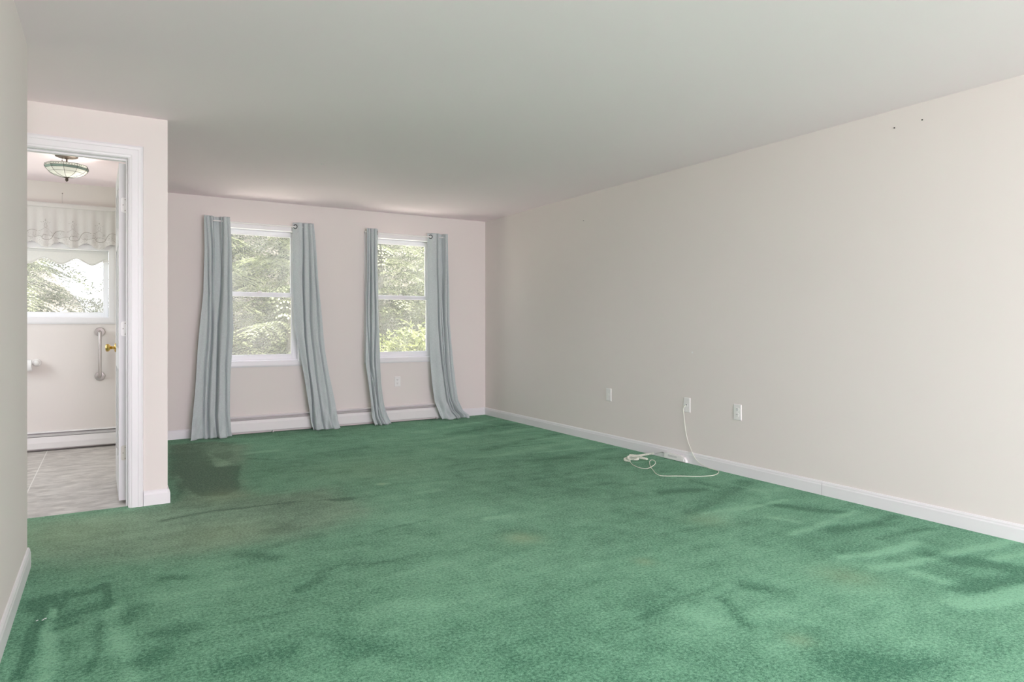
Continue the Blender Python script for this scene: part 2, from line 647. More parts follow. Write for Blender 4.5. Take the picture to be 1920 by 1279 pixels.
NAP_STROKES = [
  ( [(-0.2, 3.186), (-0.209, 3.088)] , 0.035 , -1 ),
  ( [(-0.203, 3.04), (-0.222, 2.772), (-0.241, 2.514)] , 0.016 , -1 ),
  ( [(-0.179, 3.12), (-0.172, 2.834), (-0.16, 2.444)] , 0.022 , 0.7 ),
  ( [(-0.162, 3.128), (-0.155, 3.089)] , 0.022 , -0.9 ),
  ( [(-0.093, 3.188), (-0.043, 3.183), (0.003, 3.239)] , 0.022 , -0.9 ),
  ( [(0.003, 3.239), (0.007, 3.102), (0.003, 2.958)] , 0.012 , -0.9 ),
  ( [(-0.14, 2.938), (-0.032, 2.997)] , 0.06 , -0.55 ),
  ( [(-0.155, 2.843), (-0.083, 2.863)] , 0.018 , -0.6 ),
  ( [(0.025, 2.934), (0.029, 2.66), (0.066, 2.327)] , 0.028 , 0.45 ),
  ( [(0.042, 2.776), (0.102, 2.898)] , 0.045 , -0.5 ),
  ( [(0.078, 2.428), (0.136, 2.452)] , 0.05 , -0.6 ),
  ( [(-0.015, 2.831), (-0.028, 2.581), (-0.044, 2.434)] , 0.012 , -0.5 ),
  ( [(-0.159, 3.002), (-0.127, 3.247)] , 0.012 , -0.5 ),
  ( [(-0.254, 3.172), (-0.224, 3.108)] , 0.03 , -0.4 ),
  ( [(0.187, 2.615), (0.222, 2.628)] , 0.06 , -0.5 ),
  ( [(0.663, 2.765), (0.779, 2.828)] , 0.035 , -0.55 ),
  ( [(0.207, 3.183), (0.276, 3.155)] , 0.03 , -0.5 ),
  ( [(0.528, 3.326), (0.648, 3.203)] , 0.05 , -0.4 ),
  ( [(0.512, 2.24), (0.326, 2.254)] , 0.05 , -0.5 ),
  ( [(1.197, 4.05), (1.289, 4.023)] , 0.03 , -0.6 ),
  ( [(0.243, 4.135), (0.52, 4.188), (0.961, 4.136)] , 0.012 , -0.9 ),
  ( [(0.991, 4.132), (1.419, 4.003)] , 0.012 , -0.35 ),
  ( [(1.584, 4.311), (1.625, 4.286)] , 0.025 , 0.7 ),
  ( [(1.708, 3.92), (1.845, 3.932)] , 0.04 , 0.4 ),
  ( [(1.796, 3.237), (1.906, 3.218)] , 0.03 , 0.6 ),
  ( [(1.178, 3.324), (1.504, 3.379)] , 0.012 , -0.3 ),
  ( [(0.785, 2.895), (0.893, 2.942), (1.165, 2.855)] , 0.02 , -0.3 ),
  ( [(0.898, 2.359), (1.258, 2.31)] , 0.08 , 0.3 ),
  ( [(0.178, 3.029), (0.407, 2.954)] , 0.08 , 0.25 ),
  ( [(0.682, 2.245), (0.827, 2.028)] , 0.06 , -0.35 ),
  ( [(1.102, 2.702), (1.303, 2.693)] , 0.05 , 0.2 ),
  ( [(2.913, 1.832), (3.076, 1.775), (3.399, 1.774)] , 0.035 , 0.8 ),
  ( [(2.907, 1.678), (3.083, 1.632), (3.924, 1.551)] , 0.035 , 0.8 ),
  ( [(2.828, 1.296), (2.98, 1.25), (3.282, 1.203)] , 0.06 , 0.9 ),
  ( [(2.903, 2.661), (3.191, 2.601), (3.567, 2.607)] , 0.025 , 0.55 ),
  ( [(3.021, 2.161), (3.293, 2.177), (3.698, 2.228)] , 0.03 , 0.55 ),
  ( [(3.169, 2.402), (3.225, 2.274)] , 0.03 , 0.4 ),
  ( [(3.003, 1.545), (3.005, 1.439)] , 0.05 , 0.6 ),
  ( [(3.482, 1.461), (3.718, 1.427)] , 0.03 , 0.5 ),
  ( [(3.369, 2.628), (3.478, 2.453), (3.619, 2.276)] , 0.05 , -0.6 ),
  ( [(3.243, 2.098), (3.526, 2.035), (3.774, 2.057)] , 0.04 , -0.5 ),
  ( [(3.29, 1.645), (3.341, 1.531), (3.456, 1.306)] , 0.06 , -0.7 ),
  ( [(2.97, 1.361), (3.397, 1.284)] , 0.05 , -0.7 ),
  ( [(3.329, 1.894), (3.722, 1.861)] , 0.03 , -0.4 ),
  ( [(1.96, 1.609), (2.017, 1.705), (2.059, 1.793)] , 0.03 , -0.5 ),
  ( [(2.249, 1.833), (2.3, 1.769)] , 0.05 , -0.5 ),
  ( [(2.167, 1.915), (1.962, 1.882), (1.669, 1.837)] , 0.02 , -0.35 ),
  ( [(1.887, 1.704), (1.853, 1.777)] , 0.06 , 0.35 ),
  ( [(2.107, 1.596), (2.194, 1.57)] , 0.08 , 0.35 ),
  ( [(1.765, 1.943), (1.946, 1.953)] , 0.08 , -0.3 ),
  ( [(2.001, 1.313), (2.082, 1.185)] , 0.09 , -0.5 ),
  ( [(1.95, 1.191), (2.262, 1.114)] , 0.06 , -0.4 ),
  ( [(3.056, 3.162), (3.335, 3.058)] , 0.05 , -0.55 ),
  ( [(3.446, 3.305), (3.458, 3.033)] , 0.03 , -0.3 ),
  ( [(3.312, 4.008), (3.854, 3.868)] , 0.02 , 0.3 ),
  ( [(3.344, 4.179), (3.931, 4.13)] , 0.02 , -0.35 ),
  ( [(3.051, 4.667), (3.472, 4.634), (3.896, 4.494)] , 0.02 , 0.4 ),
  ( [(3.049, 5.009), (3.494, 4.987)] , 0.02 , -0.4 ),
  ( [(3.273, 5.187), (3.849, 5.18)] , 0.015 , 0.45 ),
  ( [(3.395, 5.679), (3.834, 5.567)] , 0.02 , -0.3 ),
  ( [(3.6, 5.913), (3.96, 5.953)] , 0.015 , 0.4 ),
  ( [(2.942, 4.423), (3.323, 4.291)] , 0.03 , -0.25 ),
  ( [(3.665, 6.361), (4.005, 6.346)] , 0.015 , 0.3 ),
  ( [(2.9, 3.87), (3.277, 3.722)] , 0.02 , 0.25 ),
  ( [(3.045, 3.458), (3.409, 3.421)] , 0.02 , 0.25 ),
  ( [(2.196, 4.36), (2.372, 4.357)] , 0.03 , -0.3 ),
  ( [(2.78, 3.531), (2.951, 3.515)] , 0.04 , -0.3 ),
  ( [(3.56, 6.065), (3.45, 6.587)] , 0.02 , 0.4 ),
  ( [(3.748, 5.351), (4.112, 5.398)] , 0.012 , -0.4 ),
  ( [(3.582, 4.625), (3.995, 4.682)] , 0.014 , 0.35 ),
  ( [(3.606, 3.116), (3.611, 2.777)] , 0.02 , 0.3 ),
  ( [(1.021, 5.902), (1.238, 5.908)] , 0.05 , 0.4 ),
  ( [(1.519, 5.599), (1.904, 5.647)] , 0.05 , -0.25 ),
  ( [(1.362, 6.993), (1.671, 6.964)] , 0.04 , 0.35 ),
  ( [(0.873, 6.334), (1.114, 6.436)] , 0.025 , 0.3 ),
  ( [(0.98, 5.667), (1.155, 5.511)] , 0.03 , -0.35 ),
]
NAP_PATCHES = [
  ( [(0.452, 5.442), (0.555, 5.507), (0.866, 5.405), (0.819, 5.136), (0.77, 4.934), (0.738, 4.688), (0.627, 4.547), (0.479, 4.606), (0.431, 4.926)] , 0.02 , -1.0 ),
  ( [(0.468, 6.672), (0.721, 6.675), (0.692, 5.423), (0.452, 5.442), (0.37, 5.177)] , 0.03 , -0.55 ),
  ( [(0.721, 6.675), (0.997, 6.572), (0.862, 5.789), (0.704, 5.549)] , 0.02 , -0.3 ),
  ( [(0.715, 6.088), (0.837, 5.514), (0.692, 5.423)] , 0.01 , 0.35 ),
  ( [(0.344, 4.613), (0.395, 5.071), (0.428, 4.928), (0.393, 4.735)] , 0.02 , -0.5 ),
]
WORN = [
  ( [(0.468, 6.672), (0.829, 6.675), (1.089, 6.294), (0.857, 5.28), (0.709, 4.466), (0.333, 4.276), (0.315, 4.487)] , 0.08 , 1.1 ),
  ( [(-0.406, 4.484), (0.316, 4.418), (1.257, 4.373), (1.306, 3.684), (0.821, 3.421), (0.31, 3.416), (-0.152, 3.617), (-0.342, 3.773)] , 0.12 , 1.0 ),
]
STAINS = [ (1.776, 2.839, 0.09, 1),(2.705, 1.677, 0.12, 0.6),(2.072, 2.263, 0.05, 0.7),(2.023, 1.437, 0.05, 0.6),(1.606, 4.298, 0.03, 0.9),(0.488, 3.724, 0.25, 0.5),(2.84, 2.566, 0.12, 0.5),(0.623, 4.518, 0.18, 0.6),(-0.244, 4.169, 0.4, 0.6),(1.657, 4.792, 0.4, 0.3) ]



def seg_dist(X, Y, a, b):
    ax, ay = a
    bx, by = b
    dx, dy = bx - ax, by - ay
    t = np.clip(((X - ax) * dx + (Y - ay) * dy) / (dx * dx + dy * dy + 1e-9), 0, 1)
    return np.hypot(X - ax - t * dx, Y - ay - t * dy)


def poly_sd(X, Y, P):
    inside = np.zeros(X.shape, bool)
    d = np.full(X.shape, 1e9)
    for i in range(len(P)):
        a, b = P[i], P[(i + 1) % len(P)]
        d = np.minimum(d, seg_dist(X, Y, a, b))
        if abs(a[1] - b[1]) > 1e-9:
            c = ((a[1] > Y) != (b[1] > Y)) & (X < (b[0] - a[0]) * (Y - a[1]) / (b[1] - a[1]) + a[0])
            inside ^= c
    return np.where(inside, -d, d)


def carpet():
    step = 0.0125
    nx = int(round((XR - XW) / step))
    ny = int(round((YB - YR) / step))
    xs = np.linspace(XW, XR, nx + 1)
    ys = np.linspace(YR, YB, ny + 1)
    X, Y = np.meshgrid(xs, ys)
    # ragged edges of the brushed marks
    rng = np.random.RandomState(3)
    dX = np.zeros_like(X)
    dY = np.zeros_like(X)
    for f in (3, 7, 15, 31, 60):
        for _ in range(3):
            a = rng.rand() * 6.28
            p = rng.rand(2) * 6.28
            k = 0.028 / f ** 0.55
            dX += k * np.sin(f * (X * math.cos(a) + Y * math.sin(a)) + p[0])
            dY += k * np.sin(f * (Y * math.cos(a) - X * math.sin(a)) + p[1])
    PX, PY = X + dX * 0.38, Y + dY * 0.38
    nap = np.zeros_like(X)
    for pts, w, a in NAP_STROKES:
        d = np.full(X.shape, 1e9)
        for p, q in zip(pts, pts[1:]):
            d = np.minimum(d, seg_dist(PX, PY, p, q))
        nap += a * np.exp(-(d / (w * 1.0)) ** 2)
    for pts, w, a in NAP_PATCHES:
        nap += a / (1 + np.exp(np.clip(poly_sd(PX, PY, pts) / (w * 0.5), -30, 30)))
    # vacuum strokes reaching out from the right wall
    for k, (y0, ln, a) in enumerate([(6.55, 1.2, .35), (6.15, 1.0, -.3), (5.8, 1.3, .35), (5.35, 1.1, -.35), (4.95, 1.2, .3), (4.5, 1.0, -.3),
                                     (3.05, 1.0, -.35), (2.8, .9, .3)]):
        d = seg_dist(PX, PY, (XR - 0.12, y0), (XR - ln, y0 - 0.35 + 0.1 * (k % 3)))
        nap += a * np.exp(-(d / 0.07) ** 2)
    worn = np.zeros_like(X)
    for pts, w, a in WORN:
        worn += a / (1 + np.exp(np.clip(poly_sd(X + dX, Y + dY, pts) / (w * 0.5), -30, 30)))
    worn += 0.45 / (1 + np.exp((1.9 - Y) * 2.2 + 1.6 - 0.25 * X)) * np.exp(-((X - 1.6) / 2.6) ** 2)
    stain = np.zeros_like(X)
    for x, y, r, a in STAINS:
        stain += a * np.exp(-(np.hypot(PX - x, PY - y) / r) ** 2)
    Z = 0.0015 * np.clip(nap, -1, 1)
    keep = ~((X > XE - 0.0) & False)
    idx = np.arange(X.size).reshape(X.shape)
    cx = (X[:-1, :-1] + X[1:, 1:]) / 2
    cy = (Y[:-1, :-1] + Y[1:, 1:]) / 2
    bath = (cx < XE - 0.06) & (cy > YD + 0.035)
    outer = (cx < XL - 0.06) & (cy < YL - 0.06)
    ok = ~(bath | outer)
    f = np.stack([idx[:-1, :-1][ok], idx[:-1, 1:][ok], idx[1:, 1:][ok], idx[1:, :-1][ok]], 1)
    used = np.unique(f)
    remap = np.full(X.size, -1)
    remap[used] = np.arange(len(used))
    f = remap[f]
    v = np.stack([X.ravel(), Y.ravel(), Z.ravel()], 1)[used]
    me = bpy.data.meshes.new('floor')
    me.vertices.add(len(v))
    me.vertices.foreach_set('co', v.ravel())
    me.loops.add(f.size)
    me.loops.foreach_set('vertex_index', f.ravel().astype(np.int32))
    me.polygons.add(len(f))
    me.polygons.foreach_set('loop_start', np.arange(0, f.size, 4, dtype=np.int32))
    me.polygons.foreach_set('loop_total', np.full(len(f), 4, dtype=np.int32))
    me.update()
    for n_, A in (('nap', nap), ('worn', worn), ('stain', stain)):
        at = me.attributes.new(n_, 'FLOAT', 'POINT')
        at.data.foreach_set('value', np.clip(A.ravel()[used], -1.6, 1.6).astype(np.float32))
    o = link('floor', me, M['carpet'], smooth=True)
    o['kind'] = 'structure'
    return o


carpet()

# ---- baseboards
BBP = [(0, 0), (0.013, 0), (0.013, 0.064), (0.0105, 0.071), (0.010, 0.078), (0.005, 0.087), (0, 0.088)]


def bb(name, axis, at, sgn, a0, a1):
    bm = bmesh.new()
    prof = [(at + sgn * d, z) for d, z in BBP]
    extrude_profile(bm, prof, a0, a1, axis)
    return struct(name, bm, M['trim'])


bb('baseboard_right', 'y', XR, -1, YR, 2.568)
bb('baseboard_right', 'y', XR, -1, 2.571, YB)
bb('baseboard_back', 'x', YB, -1, XE, 0.80)
bb('baseboard_back', 'x', YB, -1, 3.245, XR - 0.013)
bb('baseboard_left', 'y', XL, 1, YR, YL + 0.013)
bb('baseboard_left', 'x', YL, 1, XL - 0.12, XL)
bb('baseboard_bathroom_wall', 'x', YD, -1, 0.178, XE)
bb('baseboard_bathroom_wall', 'x', YD, -1, XW, -0.76)
bb('baseboard_partition', 'y', XE, 1, YD - 0.013, YB - 0.013)


def casing_ring(bm, w, prof, y, closed):
    """prof: (outward from opening, out from wall) points; mitred picture frame around w at wall face y"""
    x0, x1, z0, z1 = w
    rings = []
    if closed:
        cs = [(x1, 1, z0, -1), (x1, 1, z1, 1), (x0, -1, z1, 1), (x0, -1, z0, -1)]
    else:
        cs = [(x1, 1, z0, 0), (x1, 1, z1, 1), (x0, -1, z1, 1), (x0, -1, z0, 0)]
    for x, sx, z, sz in cs:
        rings.append([bm.verts.new((x + sx * d, y - t, z + sz * d)) for d, t in prof])
    n = len(prof)
    m_ = 4 if closed else 3
    for i in range(m_):
        A, B = rings[i], rings[(i + 1) % 4]
        for k in range(n):
            bm.faces.new((A[k], A[(k + 1) % n], B[(k + 1) % n], B[k]))
    if not closed:
        bm.faces.new(rings[0][::-1])
        bm.faces.new(rings[3])


def sash(x0, x1, z0, z1, y0, y1, st, top, bot):
    """one window sash as a mitre-free frame with a small inner bead"""
    bm = boxes((x0, x0 + st, y0, y1, z0, z1), (x1 - st, x1, y0, y1, z0, z1),
               (x0 + st, x1 - st, y0, y1, z0, z0 + bot), (x0 + st, x1 - st, y0, y1, z1 - top, z1))
    ym = (y0 + y1) / 2
    g = 0.006
    a, b, c, d = x0 + st, x1 - st, z0 + bot, z1 - top
    for q in ((a, a + g, ym - 0.008, ym + 0.008, c, d), (b - g, b, ym - 0.008, ym + 0.008, c, d),
              (a + g, b - g, ym - 0.008, ym + 0.008, c, c + g), (a + g, b - g, ym - 0.008, ym + 0.008, d - g, d)):
        box(bm, *q)
    return bm


CAS = [(0, 0), (0, 0.011), (0.006, 0.014), (0.040, 0.016), (0.050, 0.014), (0.058, 0.010), (0.058, 0)]


def lining(w, y0, y1):
    x0, x1, z0, z1 = w
    t = LIN - 0.0005
    return boxes((x0 - t, x0, y0, y1, z0 - t, z1 + t), (x1, x1 + t, y0, y1, z0 - t, z1 + t),
                 (x0, x1, y0, y1, z0 - t, z0), (x0, x1, y0, y1, z1, z1 + t))


def double_hung(name, w):
    x0, x1, z0, z1 = w
    root = empty(name, ((x0 + x1) / 2, YB, z0), kind='structure')
    part('window_frame', lining(w, YB, YB + 0.14), M['vinyl'], root)
    bm = bmesh.new()
    casing_ring(bm, w, CAS, YB, True)
    part('casing', bm, M['trim'], root)
    part('track', boxes((x0, x0 + 0.014, YB + 0.03, YB + 0.12, z0, z1), (x1 - 0.014, x1, YB + 0.03, YB + 0.12, z0, z1),
                        (x0 + 0.014, x1 - 0.014, YB + 0.03, YB + 0.12, z0, z0 + 0.012)), M['vinyl'], root)
    a, b = x0 + 0.0145, x1 - 0.0145
    up = part('upper_sash', sash(a, b, 1.368, z1 - 0.001, YB + 0.078, YB + 0.106, 0.045, 0.046, 0.036), M['vinyl'], root, bevel=0.002)
    lo = part('lower_sash', sash(a, b, z0 + 0.0125, 1.404, YB + 0.044, YB + 0.072, 0.045, 0.036, 0.046), M['vinyl'], root, bevel=0.002)
    part('pane', boxes((a + 0.045, b - 0.045, YB + 0.0905, YB + 0.0935, 1.40, z1 - 0.045)), M['glass'], up)
    part('pane', boxes((a + 0.045, b - 0.045, YB + 0.0565, YB + 0.0595, z0 + 0.058, 1.37)), M['glass'], lo)
    xm = (x0 + x1) / 2
    part('sash_lock', boxes((xm - 0.03, xm + 0.03, YB + 0.048, YB + 0.07, 1.404, 1.412), (xm - 0.008, xm + 0.024, YB + 0.052, YB + 0.064, 1.412, 1.420)), M['plastic'], lo, bevel=0.002)
    part('haze_sheet', boxes((x0 + 0.002, x1 - 0.002, YB + 0.124, YB + 0.1245, z0 + 0.002, z1 - 0.002)), M['haze'], root)  # translucent sheet added to haze the view
    return root


double_hung('window_1', W1)
double_hung('window_2', W2)

# bathroom slider
root = empty('window_3', ((WB[0] + WB[1]) / 2, YB, WB[2]), kind='structure')
part('window_frame', lining(WB, YB, YB + 0.14), M['vinyl'], root)
bm = bmesh.new()
casing_ring(bm, WB, CAS, YB, True)
part('casing', bm, M['trim'], root)
part('track', boxes((WB[0], WB[1], YB + 0.035, YB + 0.12, WB[2], WB[2] + 0.008)), M['vinyl'], root)
s1 = part('sliding_sash', sash(-0.665, -0.001, WB[2] + 0.008, WB[3] - 0.001, YB + 0.075, YB + 0.10, 0.033, 0.033, 0.033), M['vinyl'], root, bevel=0.002)
s2 = part('sliding_sash', sash(-1.299, -0.635, WB[2] + 0.008, WB[3] - 0.001, YB + 0.045, YB + 0.07, 0.033, 0.033, 0.033), M['vinyl'], root, bevel=0.002)
part('haze_sheet', boxes((-1.298, -0.002, YB + 0.112, YB + 0.1125, 1.154, 1.743)), M['haze'], root)
part('pane', boxes((-0.632, -0.034, YB + 0.086, YB + 0.089, 1.186, 1.712)), M['glass'], s1)
part('pane', boxes((-1.266, -0.668, YB + 0.056, YB + 0.059, 1.186, 1.712)), M['glass'], s2)

# ---- doorway trim and door
root = empty('trim_1', (-0.29, YD, 0), kind='structure')
bm = bmesh.new()
DC = [(0, 0), (0, 0.010), (0.010, 0.012), (0.014, 0.015), (0.044, 0.016), (0.047, 0.019), (0.060, 0.020), (0.070, 0.016), (0.073, 0)]
casing_ring(bm, (-0.685, 0.105, 0.0, 2.069), DC, YD, False)
part('door_casing', bm, M['trim'], root)
t = 0.0175
part('door_jamb', boxes((0.10, 0.10 + t, YD, YD2, 0, 2.066 + t), (-0.68 - t, -0.68, YD, YD2, 0, 2.066 + t), (-0.68, 0.10, YD, YD2, 2.066, 2.066 + t)), M['trim'], root)
part('door_stop', boxes((0.089, 0.0999, YD + 0.045, YD + 0.083, 0, 2.055), (-0.6799, -0.669, YD + 0.045, YD + 0.083, 0, 2.055), (-0.6799, 0.0999, YD + 0.045, YD + 0.083, 2.055, 2.0659)), M['trim'], root, bevel=0.002)
bm = bmesh.new()
casing_ring(bm, (-0.685, 0.105, 0.0, 2.069), [(a, -b) for a, b in DC], YD2, False)
part('door_casing', bm, M['trim'], root)

root = empty('door_1', (0.0975, YD2 + 0.016, 0), kind='structure')
L, T0, T1, Z0, Z1 = 0.745, -0.044, -0.003, 0.016, 2.058     # local: x thickness, y along the leaf
bm = bmesh.new()
st = 0.11
rails = [(Z0, Z0 + 0.22), (0.80, 0.93), (1.58, 1.68), (Z1 - 0.11, Z1)]
box(bm, T0, T1, 0.001, st, Z0, Z1)
box(bm, T0, T1, L - st, L, Z0, Z1)
box(bm, T0, T1, L / 2 - 0.05, L / 2 + 0.05, Z0, Z1)
for a, b in rails:
    box(bm, T0, T1, st, L / 2 - 0.05, a, b)
    box(bm, T0, T1, L / 2 + 0.05, L - st, a, b)
for (a, b) in zip([r[1] for r in rails[:-1]], [r[0] for r in rails[1:]]):
    for y0, y1 in ((st, L / 2 - 0.05), (L / 2 + 0.05, L - st)):
        box(bm, T0 + 0.010, T1 - 0.010, y0, y1, a, b)
        box(bm, T0 + 0.004, T1 - 0.004, y0 + 0.025, y1 - 0.025, a + 0.025, b - 0.025)
obj('door_leaf', bm, M['pinkedge'], root, bevel=0.0015)
root.rotation_euler = (0, 0, math.radians(0.75))


def hinge(z, mat, lab=None):
    bm = bmesh.new()
    pr = []
    x0, x1, h, r = -0.033, -0.003, 0.045, 0.012
    for cx, cz, a0 in ((x0 + r, z + h - r, 90), (x0 + r, z - h + r, 180)):
        for k in range(7):
            a = math.radians(a0 + 15 * k)
            pr.append((cx + r * math.cos(a), cz + r * math.sin(a)))
    pr += [(x1, z - h), (x1, z + h)]
    extrude_profile(bm, pr, -0.0025, 0.0012, 'y')
    o = obj('hinge', bm, mat, root)
    if lab:
        o['label'] = lab
    bm = bmesh.new()
    tube(bm, [(0.0, -0.004, z - h), (0.0, -0.004, z + h)], 0.0045, 12)
    obj('hinge_knuckle', bm, mat, o, smooth=False)
    bm = bmesh.new()
    for sx, sz in ((-0.011, 0.033), (-0.022, 0.0), (-0.011, -0.033)):
        lathe(bm, [(0, -0.0034), (0.0026, -0.0032), (0.0030, -0.002)], 10, 'y', (sx, 0, z + sz))
    obj('screws', bm, M['screw'], o)


hinge(1.806, M['hinge'])
hinge(1.056, M['hinge'])
hinge(0.303, M['hinge_worn'], 'unpainted cream hinge leaf')


def knob(sgn):
    bm = bmesh.new()
    s = -1 if sgn < 0 else 1
    o = Vector(((T0 if s < 0 else T1), L - 0.06, 0.922))
    lathe(bm, [(0, 0), (0.031, s * 0.001), (0.031, s * 0.005), (0.026, s * 0.009), (0.012, s * 0.011), (0.010, s * 0.022), (0.0125, s * 0.026), (0.010, s * 0.030)], 28, 'x', o)
    lathe(bm, [(0.010, s * 0.030), (0.020, s * 0.036), (0.0265, s * 0.044), (0.0265, s * 0.056), (0.021, s * 0.062), (0, s * 0.063)], 8, 'x', o)
    q = obj('door_knob', bm, M['brass'], root)


knob(-1)
knob(1)

# ================================================================== HEATERS


def heater(name, x0, x1, dep, zb, zt, gap, crease, loc_lab, cat='heater'):
    """hot-water baseboard heater along the back wall"""
    root = empty(name, ((x0 + x1) / 2, YB, 0), loc_lab, cat)
    Y = YB - 0.0005
    # back plate with a top lip sloping over the slot
    bm = bmesh.new()
    extrude_profile(bm, [(Y, 0.02), (Y - 0.002, 0.02), (Y - 0.002, zt - 0.003), (Y - 0.020, zt - 0.0035), (Y - 0.030, zt - 0.010),
                         (Y - 0.032, zt - 0.009), (Y - 0.021, zt), (Y, zt)], x0, x1, 'x')
    part('back_plate', bm, M['heater'], root)
    bm = bmesh.new()
    f0 = Y - dep
    tp = zt - gap
    extrude_profile(bm, [(f0 + 0.004, zb), (f0, zb + 0.006), (f0, zb + crease), (f0 + 0.006, tp - 0.004), (f0 + 0.010, tp), (f0 + 0.016, tp - 0.001),
                         (f0 + 0.016, tp - 0.003), (f0 + 0.011, tp - 0.003), (f0 + 0.008, tp - 0.006), (f0 + 0.002, zb + crease), (f0 + 0.002, zb + 0.008), (f0 + 0.006, zb + 0.002)], x0, x1, 'x')
    part('front_panel', bm, M['heater'], root)
    # damper strip across the slot and finned element behind
    bm = bmesh.new()
    ya, za, yb_, zb_ = f0 + 0.0235, zt - gap + 0.004, Y - 0.026, zt - 0.020
    extrude_profile(bm, [(ya, za), (yb_, zb_), (yb_, zb_ - 0.0015), (ya, za - 0.0015)], x0 + 0.026, x1 - 0.026, 'x')
    part('damper', bm, M['damper'], root)
    bm = bmesh.new()
    tube(bm, [(x0 + 0.02, Y - dep / 2, zb + 0.055), (x1 - 0.02, Y - dep / 2, zb + 0.055)], 0.01, 10)
    x = x0 + 0.06
    while x < x1 - 0.06:
        box(bm, x, x + 0.001, Y - dep + 0.014, Y - 0.008, zb + 0.03, zt - 0.055)
        x += 0.02
    part('finned_pipe', bm, M['fins'], root)
    for bx_ in ((x0 - 0.002, x0 + 0.025), (x1 - 0.025, x1 + 0.002)):
        part('end_cap', boxes((*bx_, f0 - 0.0012, Y, zb - 0.004, zt + 0.001)), M['heater'], root, bevel=0.004)
    # little feet
    n = max(2, int((x1 - x0) / 0.6))
    for i in range(n + 1):
        xx = x0 + 0.012 + (x1 - x0 - 0.024) * i / n
        part('bracket', boxes((xx - 0.004, xx + 0.004, f0 + 0.012, Y - 0.001, 0.0015, zb + 0.01)), M['heater'], root)
    return root


heater('baseboard_heater', 0.80, 3.232, 0.062, 0.024, 0.178, 0.040, 0.085, 'long low white baseboard heater on the living room wall below both curtained windows')
heater('baseboard_heater', -1.55, 0.185, 0.066, 0.016, 0.160, 0.042, 0.052, 'white baseboard heater on the bathroom wall seen through the doorway')

# ================================================================== CURTAINS AND RODS
ZROD = 2.078
YROD = YB - 0.078


def rod(x0, x1, lab):
    root = empty('curtain_rod', ((x0 + x1) / 2, YROD, ZROD), lab, 'curtain rod', 'white rods over the two living room windows')
    bm = bmesh.new()
    # rod with elbows returning to the wall
    pts = [(x0, YB - 0.004, ZROD), (x0, YROD + 0.025, ZROD), (x0 + 0.007, YROD + 0.007, ZROD), (x0 + 0.025, YROD, ZROD),
           (x1 - 0.025, YROD, ZROD), (x1 - 0.007, YROD + 0.007, ZROD), (x1, YROD + 0.025, ZROD), (x1, YB - 0.004, ZROD)]
    tube(bm, smooth_path(pts, 4), 0.0075, 12)
    part('pole', bm, M['rod'], root, smooth=True)
    for x in (x0, x1):
        part('bracket', boxes((x - 0.009, x + 0.009, YB - 0.004, YB - 0.0005, ZROD - 0.028, ZROD + 0.028)), M['rod'], root, bevel=0.001)


rod(0.845, 1.745, 'white curtain rod above the left living room window')
rod(2.392, 3.290, 'white curtain rod above the right living room window')


